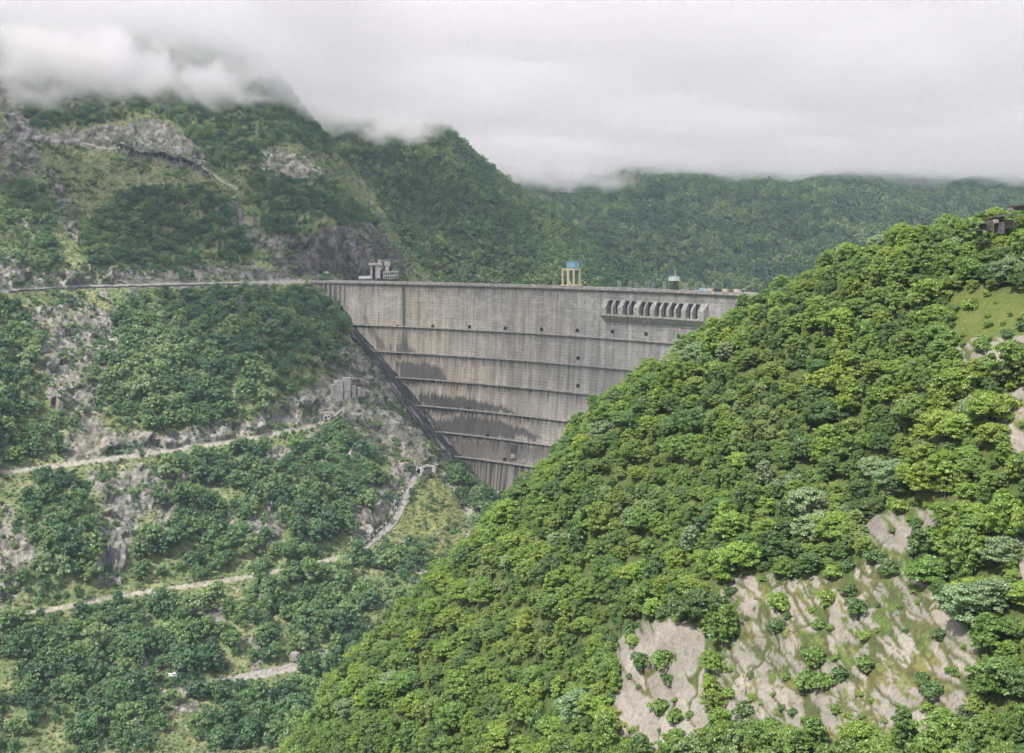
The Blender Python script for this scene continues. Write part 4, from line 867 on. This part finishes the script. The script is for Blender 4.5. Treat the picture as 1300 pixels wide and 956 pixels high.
# lattice tower with white cabin
e = placed('control_tower', 856, 'dark lattice tower carrying a white cabin with a mast on the crest', 'tower', -4)
m = MB()
for x in (-2.6, 2.6):
    for y in (-2, 2): m.box((x, y, 4.5), (.5, .5, 9))
for z in (1.5, 4.5, 7.5): m.box((0, -2, z), (5.2, .35, .4)); m.box((0, 2, z), (5.2, .35, .4))
for z in (1.5, 4.5): m.bar((-2.6, -2, z), (2.6, -2, z + 3), .3); m.bar((2.6, -2, z), (-2.6, -2, z + 3), .3)
part(m, 'lattice', M_steel, e); part(MB().box((.6, .4, 5), (3.0, 2.2, 7)), 'stair_core', M_steel, e)
cab = part(MB().box((-.3, 0, 10.7), (8.0, 5.5, 3.3)), 'cabin', M_white, e); part(MB().box((-.3, 0, 12.5), (8.6, 6.1, .3)), 'roof', M_white, e, cab)
part(MB().tube([(1, 0, 12.6), (1, 0, 19)], [.28, .14], 6), 'mast', M_white, e)
# vehicles and a container parked at the far end of the crest
def truck(name, u, label, cat, colc, colb, L=7.0, off=-5.5):
    e = placed(name, u, label, cat, off)
    e.rotation_euler[2] += random.uniform(-.08, .08)
    part(MB().box((0, 0, .75), (L, 1.4, .3)), 'chassis', M_steel, e)
    part(MB().prism([(-1.0, .9), (1.0, .9), (1.0, 1.9), (.7, 2.9), (-1.0, 2.9)], (1, 0, 0), (0, 0, 1), (0, 1, 0), (L / 2 - 1.1, 0, 0), 2.3), 'cab', colc, e)
    part(MB().box((L / 2 - .55, -1.17, 2.2), (.9, .06, .7)), 'side_window', M_glass, e)
    part(MB().box((-1.1, 0, 2.2), (L - 2.3, 2.4, 2.5)), 'load_box', colb, e)
    for x in (-L / 2 + 1.3, L / 2 - 1.2):
        for y in (-1.1, 1.1): part(MB().tube([(x, y - .16, .5), (x, y + .16, .5)], .5, 14), 'wheel', M_tyre, e)
    return e
def car(name, u, label, colr, off=-5.5):
    e = placed(name, u, label, 'car', off)
    part(MB().prism([(-2.2, .35), (2.2, .35), (2.2, .85), (1.3, 1.0), (.7, 1.5), (-1.3, 1.5), (-2.0, .98), (-2.2, .9)], (1, 0, 0), (0, 0, 1), (0, 1, 0), (0, 0, 0), 1.75), 'body', colr, e)
    part(MB().prism([(1.15, 1.02), (.65, 1.42), (-1.25, 1.42), (-1.8, 1.02)], (1, 0, 0), (0, 0, 1), (0, 1, 0), (0, 0, 0), 1.8), 'windows', M_glass, e)
    for x in (-1.4, 1.4):
        for y in (-.8, .8): part(MB().tube([(x, y - .11, .33), (x, y + .11, .33)], .33, 12), 'wheel', M_tyre, e)
    return e
M_beige = mat_plain('beige_paint', (.58, .50, .42), noise=.1); M_ltblue = mat_plain('pale_blue_paint', (.34, .50, .64), noise=.1); M_darkpaint = mat_plain('dark_paint', (.04, .045, .055), rough=.4, noise=.1)
truck('parked_truck', 893, 'pale blue box truck parked beyond the lattice tower on the crest', 'truck', M_white, M_ltblue, 8)
truck('parked_truck', 902.5, 'beige box truck parked next to the dark van on the crest', 'truck', M_beige, M_beige, 6.5)
truck('parked_van', 912, 'long dark van parked between two beige vehicles on the crest', 'van', M_darkpaint, M_darkpaint, 8)
truck('parked_truck', 921.5, 'beige truck parked beside the rusty container on the crest', 'truck', M_beige, M_beige, 6)
e = placed('shipping_container', 928.5, 'small rust-brown container on the crest roadway', 'container', -5.5)
b_ = part(MB().box((0, 0, 1.45), (4.2, 2.4, 2.6)), 'box', M_rust, e); m = MB()
for i in range(9): m.box((-1.9 + i * .475, -1.23, 1.45), (.16, .1, 2.3))
part(m, 'ribs', M_rust, e, b_)
part(MB().box((2.14, 0, 1.45), (.08, 2.1, 2.3)), 'door', M_rust, e, b_)
truck('parked_truck', 936, 'pale beige truck nearest the wooded spur at the right end of the crest', 'truck', M_beige, M_beige, 6.5)
car('parked_car', 944, 'pale blue car last in the line before the trees', M_ltblue)
car('parked_car', 676, 'white car driving on the crest left of the gantry crane', M_white)
car('parked_car', 573, 'small white car alone on the middle of the crest', M_white)
M_red = mat_plain('red_paint', (.5, .09, .06), rough=.4, noise=.1)
car('parked_car', 717, 'red car by the foot of the gantry crane', M_red, 0.8)
truck('parked_truck', 386, 'orange truck parked where the crest meets the left bank', 'truck', M_orange, M_orange, 7.5, -8)
truck('parked_truck', 394, 'grey-blue covered truck beside the orange one', 'truck', M_white, mat_plain('grey_tarp', (.28, .34, .36)), 8, -9)
# lamp posts along the parapet
lp = placed('lamp_post', 440, 'slim grey lamp post on the upstream side of the crest', 'street lamp', -10.2, 'lamp posts along the crest')
lp['label'] = 'thin steel lamp post standing along the upstream edge of the crest'
part(MB().tube([(0, 0, 0), (0, 0, 6.5), (0, .5, 7.0), (0, 1.6, 7.1)], [.12, .09, .07, .06], 6), 'pole', M_steel, lp); part(MB().box((0, 2.0, 7.05), (.3, .9, .14)), 'lamp_head', M_white, lp)
for u in (470, 502, 536, 570, 604, 638, 671, 703, 755):
    c_ = lp.copy(); C.objects.link(c_); p_, rz = on_crest(u, -10.2); c_.location = tuple(p_); c_.rotation_euler = (0, 0, rz)
    for ch in list(lp.children):
        d_ = ch.copy(); C.objects.link(d_); d_.parent = c_
# hoist house on the left bank behind the crest
c0 = P(480, 353.5, 1335); e = empty('intake_building', c0, 'grey concrete intake tower with flat slab top and low annex at the cliff foot', 'building'); k_ = 1335 / F
def bx_(u0_, u1_, v0_, v1_, y0, y1): # box from pixel extents at the building's own distance
    return MB().box((((u0_ + u1_) / 2 - 480) * k_, (y0 + y1) / 2, (353.5 - (v0_ + v1_) / 2) * k_), ((u1_ - u0_) * k_, y1 - y0, (v1_ - v0_) * k_))
part(bx_(470.5, 473, 336, 353.5, -3, 3), 'column', M_conc_pale, e); part(bx_(477, 483, 336, 353.5, -3, 3), 'column', M_conc_pale, e); part(bx_(473, 477, 338, 353.5, 1, 3), 'recess_wall', M_conc_dark, e)
part(bx_(468.5, 485, 334, 336.5, -5, 5), 'top_slab', M_conc_pale, e); part(bx_(489.5, 493.5, 333, 347, -2, 2), 'rear_column', M_conc_pale, e); part(bx_(488.5, 495, 332, 337.5, -3, 3), 'rear_head', M_conc_pale, e)
m = MB()
for u in (479.5, 483.5, 489.5, 494.5):
    m.bar(((u - 480) * k_, -1, 19.5 * k_), ((u - 480) * k_, -1, 24.5 * k_), .5)
for v in (330, 332.2): m.bar((-.5 * k_ * 2, -1, (353.5 - v) * k_), (15 * k_, -1, (353.5 - v) * k_), .45)
part(m, 'roof_frame', M_conc_pale, e); part(bx_(480.5, 483, 330.5, 334, -2, 1), 'lift_motor_room', M_conc_pale, e)
part(bx_(456, 472, 350.5, 353.5, -4.5, -3), 'low_wall', M_white, e)
ax = part(bx_(487, 505, 345, 353.5, -4, 5), 'annex', M_conc, e)
for r_ in (346.8, 350.8):
    for i in range(7): part(bx_(488.2 + i * 2.4, 489.7 + i * 2.4, r_, r_ + 1.9, -4.15, -4.0), 'window', M_glass, e, ax)
part(bx_(486.5, 505.5, 344.4, 345.0, -4.6, 5.6), 'roof', M_conc_pale, e, ax)
e = empty('white_portal', P(414, 352.5, 1325), 'small white portal frame with two legs on the left bank above the crest', 'portal'); k_ = 1325 / F
for x in (-2.1, 2.1): part(MB().box((x * k_, 0, 3.2 * k_), (1.3 * k_, 4, 6.4 * k_)), 'leg', M_white, e)
part(MB().box((0, 0, 6.9 * k_), (5.6 * k_, 4.4, 1.3 * k_)), 'lintel', M_white, e)

# ------------------------------------------------------------------ things on the left slope
def hpts(pl, n): return [hill_at(u, v) for u, v in respline(pl, n)]
def wall_along(name, pts, h, th, mat, label, cat, down=3.0, posts=0, lift=0.0, pm=None):
    c_ = np.mean(pts, axis=0); e = empty(name, c_, label, cat); m = MB(); n = len(pts); base = 0; pts = [np.asarray(p) - c_ for p in pts]
    for i, p_ in enumerate(pts):
        t = pts[min(i + 1, n - 1)] - pts[max(i - 1, 0)]; t[2] = 0; t /= np.linalg.norm(t); nn_ = np.array([-t[1], t[0], 0]) * th / 2
        for q_ in (p_ - nn_ + [0, 0, lift - down], p_ - nn_ + [0, 0, lift + h], p_ + nn_ + [0, 0, lift + h], p_ + nn_ + [0, 0, lift - down]): m.v.append(tuple(q_))
    for i in range(n - 1):
        for k in range(4): m.f.append((i * 4 + k, i * 4 + (k + 1) % 4, i * 4 + 4 + (k + 1) % 4, i * 4 + 4 + k))
    m.f += [(0, 1, 2, 3), ((n - 1) * 4 + 3, (n - 1) * 4 + 2, (n - 1) * 4 + 1, (n - 1) * 4)]
    part(m, 'wall', mat, e)
    if posts:
        r = MB()
        for i in range(0, n, posts):
            p_ = pts[i]; t = pts[min(i + 1, n - 1)] - pts[max(i - 1, 0)]; r.box(p_ + [0, 0, lift + (h - down) / 2 + .1], (th * 1.1, th * 2.2, h + down + .3), math.atan2(t[1], t[0]))
        part(r, 'buttresses', pm or mat, e)
    return e
wall_along('retaining_wall', hpts([(12, 371), (60, 368), (100, 366), (200, 364), (315, 361)], 60), 1.4, .8, M_conc_dark, 'long dark retaining wall under the upper road on the left slope', 'retaining wall', 1.8, 3)
wall_along('retaining_wall', hpts([(462, 692), (480, 674), (492, 664), (503, 645), (508, 632), (515, 615)], 26), 1.5, 1.2, M_conc_dark, 'dark ribbed retaining wall on the uphill side of the steep ramp', 'retaining wall', 2, 2, 0, M_conc)
wall_along('parapet_wall', hpts([(412, 536), (420, 533), (428, 529), (434, 523)], 10), 1.2, .6, M_conc_dark, 'short low wall curving up beside the guard hut', 'parapet wall', 1)
wall_along('parapet_wall', hpts([(462, 699), (490, 679), (504, 664), (514, 645), (521, 628), (532, 612), (543, 603)], 26), .9, .5, M_conc, 'thin pale parapet on the valley side of the steep ramp', 'parapet wall', 1.2)
# rock-fall gallery on the high road
gp = hpts([(150, 193), (180, 199), (205, 205), (232, 212), (256, 219)], 22); c_ = np.mean(gp, axis=0)
e = empty('rockfall_gallery', c_, 'long dark rock-fall gallery with columns on the high road under the cliff', 'gallery'); rf = MB(); cl = MB(); bk = MB()
for a_, b_ in zip(gp[:-1], gp[1:]):
    a_, b_ = a_ - c_, b_ - c_; t = (b_ - a_); t[2] = 0; n_ = np.array([-t[1], t[0], 0]) / np.linalg.norm(t)
    rf.frame_box((a_ + b_) / 2 + [0, 0, 6.2] + n_ * 3, (b_ - a_) / np.linalg.norm(b_ - a_), n_, (0, 0, 1), np.linalg.norm(b_ - a_) / 2 + .01, 5.2, .5)
    bk.frame_box((a_ + b_) / 2 + [0, 0, 2.4] + n_ * 6.5, (b_ - a_) / np.linalg.norm(b_ - a_), n_, (0, 0, 1), np.linalg.norm(b_ - a_) / 2, .5, 3.2); cl.box(a_ + [0, 0, 2.7], (1.0, 1.0, 7.0))
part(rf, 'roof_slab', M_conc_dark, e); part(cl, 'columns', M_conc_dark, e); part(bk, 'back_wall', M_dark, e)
# guard hut
hb = hill_at(415, 532); e = empty('guard_hut', hb, 'small grey flat-roofed guard hut with a dark doorway by the middle road', 'hut')
part(MB().box((0, 0, 2.5), (6.2, 5, 7)), 'walls', M_conc_pale, e); part(MB().box((0, 0, 6.2), (7.2, 6, .5)), 'roof', M_conc, e)
part(MB().box((-.9, -2.55, 1.4), (1.8, .2, 2.8)), 'door', M_dark, e); part(MB().box((1.6, -2.55, 2.6), (1.6, .2, 1.4)), 'window', M_glass, e)
# concrete piers holding the rock above it
pc = hill_at(440, 508); e = empty('anchored_rock_wall', pc, 'tall cream and grey concrete pier wall holding the rock above the middle road', 'retaining wall')
t = np.array([.80, .60, 0]); k_ = pc[1] / F
for x0, w_, h_, zt_, mt in ((-12, 3.2, 24, 0, M_conc), (-7.5, 6.0, 27, 2, M_conc_pale), (-.5, 5.6, 28, 4, M_conc_pale), (5.5, 3.4, 18, 3, M_conc), (10.5, 3.0, 13, 6, M_conc)):
    part(MB().frame_box(t * x0 * k_ * 1.6 + [0, 0, h_ * k_ / 2 - 3 + zt_ * .6], t, (-.6, .8, 0), (0, 0, 1), w_ * k_ * .8, 2.2, h_ * k_ / 2), 'pier', mt, e)
part(MB().frame_box(t * 1.0 + np.array([-.6, .8, 0]) * 2.5 + [0, 0, 5.0], t, (-.6, .8, 0), (0, 0, 1), 16, 1.0, 8), 'backing_wall', M_conc_dark, e)
part(MB().frame_box(t * -4 + np.array([.6, -.8, 0]) * 2.4 + [0, 0, 8.0], t, (-.6, .8, 0), (0, 0, 1), 9, .3, .5), 'tie_beam', M_conc, e)
# tunnel portal
tp = hill_at(531, 601); e = empty('tunnel_portal', tp, 'pale tunnel portal with dark mouth at the top of the steep ramp', 'tunnel portal')
arch = [(-2.6, 0), (-1.7, 0)] + [(1.7 * -math.cos(a), 2.6 + 1.7 * math.sin(a)) for a in np.linspace(0, math.pi, 9)] + [(1.7, 0), (2.6, 0), (2.6, 5.4), (-2.6, 5.4)]
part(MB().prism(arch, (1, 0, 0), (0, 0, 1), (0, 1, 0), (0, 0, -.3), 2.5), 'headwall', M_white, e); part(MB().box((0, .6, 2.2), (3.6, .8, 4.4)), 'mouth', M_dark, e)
for x, w_ in ((-9, 5.5), (8, 4.0)): part(MB().box((x, 1.5, 2.2), (w_ * 1.8, 2, 6)), 'wing_wall', M_conc_dark, e)
m = MB()
for i in range(9): m.box((-16 + i * 4.0, random.uniform(-1, 2), random.uniform(4.6, 8)), (random.uniform(2.5, 4.5), 2.5, .7), random.uniform(-.3, .3))
part(m, 'broken_slabs', M_conc, e)
# sloping concrete apron under the upper road
q_ = [hill_at(*x) for x in ((319, 361), (342, 360), (351, 373), (325, 374))]; c_ = np.mean(q_, axis=0); e_ = MB()
vs = [np.array(a) - c_ + [0, -.5, .9] for a in q_] + [np.array(a) - c_ + [0, 1.5, -2.0] for a in q_]
e_.add(vs, [(0, 1, 2, 3), (7, 6, 5, 4), (0, 4, 5, 1), (1, 5, 6, 2), (2, 6, 7, 3), (3, 7, 4, 0)]); o = mesh_obj('concrete_apron', e_.v, e_.f, mat_plain('grey_apron', (.22, .22, .23), noise=.2)); o.location = tuple(c_)
tag(o, 'sloping dark grey concrete apron below the upper road near the dam', 'concrete apron')
# boulder and van by the bottom road
def boulder(name, c_, r_, label, seed, mat):
    import bmesh
    bm = bmesh.new(); bmesh.ops.create_icosphere(bm, subdivisions=4, radius=1.0)
    for v_ in bm.verts:
        p_ = np.array(v_.co); d_ = 0.62 + 0.75 * float(ridged(p_[None], 1.3, 3, seed)[0]) * .8; v_.co = Vector(p_ * d_ * r_)
    m_ = bpy.data.meshes.new(name); bm.to_mesh(m_); bm.free(); m_.materials.append(mat); o = bpy.data.objects.new(name, m_); C.objects.link(o); o.location = tuple(c_); return tag(o, label, 'boulder')
M_rock = mat_plain('grey_rock', (.24, .225, .215), noise=.5, scale=.9, bump=.6)
b0 = hill_at(375, 838); boulder('boulder', b0 + [0, 0, 2.0], np.array([4.0, 3.2, 4.2]), 'big grey boulder beside the bend of the bottom road', 3, M_rock)
vp = hill_at(219, 861); e = empty('parked_van', vp + np.array([0, -2, .6]), 'white van half hidden by trees at the bottom of the left slope', 'van'); e.rotation_euler = (0, 0, .25)
part(MB().prism([(-2.6, .4), (2.6, .4), (2.6, 1.2), (1.8, 2.3), (-2.6, 2.3)], (1, 0, 0), (0, 0, 1), (0, 1, 0), (0, 0, 0), 1.9), 'body', M_white, e); part(MB().box((1.1, -.97, 1.7), (1.3, .06, .6)), 'side_window', M_glass, e)
for x in (-1.7, 1.7):
    for y in (-.85, .85): part(MB().tube([(x, y - .12, .35), (x, y + .12, .35)], .35, 12), 'wheel', M_tyre, e)
# ruined terrace at the top right
def near_z(u, Y): return float(f4(np.array((u - U0) / F * Y), np.array(float(Y))))
e = empty('ruined_terrace', P(1268, 292, 372), 'ruined stepped stone terrace with dark posts and flat slabs on the spur skyline', 'ruin'); k_ = 372 / F
M_ruin = mat_plain('ruin_stone', (.095, .09, .085), noise=.5, scale=1.2, bump=.4); M_ruin2 = mat_plain('ruin_stone_pale', (.26, .225, .20), noise=.4, scale=1.2, bump=.4)
def px_box(u0_, u1_, v0_, v1_, y0, y1, ro=0): return MB().frame_box((((u0_ + u1_) / 2 - 1268) * k_, (y0 + y1) / 2, (292 - (v0_ + v1_) / 2) * k_), (math.cos(ro), 0, math.sin(ro)), (0, 1, 0), (-math.sin(ro), 0, math.cos(ro)), (u1_ - u0_) * k_ / 2, (y1 - y0) / 2, (v1_ - v0_) * k_ / 2)
for a_ in ((1283, 1330, 259, 261, -4, 4, .06), (1262, 1284, 273, 274.6, -3, 3, .12), (1236, 1251, 283.2, 284.4, -3, 3, .04), (1232, 1252, 291.6, 292.8, -3, 2, 0)): part(px_box(*a_), 'slab', M_ruin, e)
for a_ in ((1246, 1251, 284, 293, -1, 1.5), (1255, 1259, 279, 294, -1, 1.5), (1265, 1272, 274, 297, -2, 2), (1241, 1246, 293, 300, -1, 1)): part(px_box(*a_), 'post', M_ruin, e)
part(px_box(1258, 1268, 279, 283, -2, 1, .25), 'wall', M_ruin2, e); part(px_box(1284, 1330, 261, 266, -1, 3, .05), 'wall', M_ruin2, e); part(px_box(1274, 1290, 279, 290, 1, 3), 'wall', M_ruin2, e)
#--SPLIT-- air
# ================================================================== haze and cloud
def mat_vol(name, col, dens, aniso=0.0, emission=None):
    m = bpy.data.materials.new(name); m.use_nodes = True; n, l = m.node_tree.nodes, m.node_tree.links; n.remove(n['Principled BSDF'])
    v = n.new('ShaderNodeVolumePrincipled'); v.inputs['Color'].default_value = (*col, 1); v.inputs['Density'].default_value = dens; v.inputs['Anisotropy'].default_value = aniso
    l.new(v.outputs[0], n['Material Output'].inputs['Volume']); return m
hz = MB().box((350, 1950, 80), (2900, 4300, 760)).build('haze', mat_vol('haze_air', (0.60, 0.79, 1.0), 0.00006, 0.2)); tag(hz, kind='stuff')
def cloud_sheet(name, u0, u1, y0, y1, du, dy, base, thick, dens, seed, amp, scale, fade=160, label='', colr=(1, 1, 1)):
    U, Y = np.meshgrid(np.arange(u0, u1 + du, du), np.arange(y0, y1 + dy, dy)); X = (U - U0) / F * Y; q = np.stack([X, Y, X * 0], -1)
    b = base(X, Y, U) + (fbm(q, scale, 5, seed, .55) - .5) * 2 * amp
    e_ = np.minimum.reduce([sm(u0, u0 + 60, U), sm(u1, u1 - 60, U), sm(y0, y0 + fade, Y), sm(y1, y1 - 30, Y)])
    t = b + np.maximum(thick * e_ * (0.15 + 1.8 * fbm(q, scale * .9, 4, seed + 9)), .5)
    b = b + (1 - e_) * 0
    nr, nc = U.shape; vb = np.stack([X, Y, b], -1).reshape(-1, 3); vt = np.stack([X, Y, t], -1).reshape(-1, 3); n = nr * nc
    fb = grid_faces(nr, nc); a = np.arange(n).reshape(nr, nc)
    def side(l_): return np.stack([l_[:-1], l_[1:], l_[1:] + n, l_[:-1] + n], -1)
    f = np.r_[fb[:, ::-1], fb + n, side(a[0]), side(a[-1][::-1]), side(a[:, 0][::-1]), side(a[:, -1])]
    o = mesh_obj(name, np.r_[vb, vt], f, mat_vol(name + '_vapour', colr, dens, 0.6), smooth=True); return tag(o, label, 'cloud', kind='stuff')
deck = lambda X, Y, U: 172 + 10 * sm(1500, 3000, Y) + 12 * sm(500, 300, U) * sm(1400, 1900, Y) + 72 * sm(460, 250, U) * sm(1800, 1450, Y) + 70 * sm(1050, 700, Y)
for k_, (nm_, off_, th_, de_, sd_, am_, scl_) in enumerate([('cloud_wisps', -8, 60, .0045, 75, 75, 170), ('cloud_deck', 6, 55, .005, 70, 40, 330), ('upper_cloud', 30, 65, .011, 81, 40, 420)]):
    cloud_sheet(nm_, -260, 1640, 640 + 40 * k_, 3790 - 5 * k_, 9, 14, lambda X, Y, U: deck(X, Y, U) + off_ , th_, de_, sd_, am_, scl_, label=['ragged lower fringe of the cloud on the mountains', 'grey cloud deck hiding the mountain tops', 'dense upper cloud above the valley'][k_], colr=(1, .988, 1))
def mat_mist(name, dens, nsc, seed, thr=.46):          # ragged vapour: density falls off from the middle and is torn by noise
    m = bpy.data.materials.new(name); m.use_nodes = True; n, l = m.node_tree.nodes, m.node_tree.links; n.remove(n['Principled BSDF'])
    v = n.new('ShaderNodeVolumePrincipled'); v.inputs['Color'].default_value = (1, .99, 1, 1); v.inputs['Anisotropy'].default_value = .45
    t = n.new('ShaderNodeTexCoord'); ln = n.new('ShaderNodeVectorMath'); ln.operation = 'LENGTH'; mp_ = n.new('ShaderNodeVectorMath'); mp_.operation = 'MULTIPLY_ADD'; mp_.inputs[1].default_value = (2, 2, 2); mp_.inputs[2].default_value = (-1, -1, -1)
    l.new(t.outputs['Generated'], mp_.inputs[0]); l.new(mp_.outputs[0], ln.inputs[0])
    tx = n.new('ShaderNodeTexNoise'); tx.inputs['Scale'].default_value = nsc; tx.inputs['Detail'].default_value = 5; tx.inputs['Roughness'].default_value = .6; tx.inputs['Distortion'].default_value = .6
    sh = n.new('ShaderNodeVectorMath'); sh.operation = 'ADD'; sh.inputs[1].default_value = (seed * 37.0, 0, 0); l.new(t.outputs['Object'], sh.inputs[0]); l.new(sh.outputs[0], tx.inputs['Vector'])
    a = n.new('ShaderNodeMath'); a.operation = 'MULTIPLY_ADD'; a.inputs[1].default_value = -.34; l.new(ln.outputs['Value'], a.inputs[0]); l.new(tx.outputs[0], a.inputs[2])
    mr_ = n.new('ShaderNodeMapRange'); mr_.inputs['From Min'].default_value = thr - .25; mr_.inputs['From Max'].default_value = thr + .02; mr_.inputs['To Max'].default_value = dens; mr_.interpolation_type = 'SMOOTHSTEP'; l.new(a.outputs[0], mr_.inputs['Value'])
    l.new(mr_.outputs[0], v.inputs['Density']); l.new(v.outputs[0], n['Material Output'].inputs['Volume']); m.cycles.volume_step_rate = 0.6; return m
def mist(name, c_, size, dens, nsc, seed, label, rz=0):
    o = MB().box((0, 0, 0), size).build(name, mat_mist(name + '_vapour', dens, nsc, seed)); o.location = tuple(c_); o.rotation_euler = (0, 0, rz); return tag(o, label, 'cloud', kind='stuff')
mist('cloud_bank', P(120, 84, 1250), (400, 170, 95), .05, .02, 4, 'bright torn cloud bank drifting across the top-left slopes', .35)
mist('cloud_bank', P(505, 160, 1800), (190, 120, 60), .045, .03, 14, 'small white cloud tuft on the ridge behind the dam')
mist('cloud_bank', P(700, 222, 2350), (420, 200, 70), .02, .016, 24, 'thin mist trailing below the cloud over the distant hills')
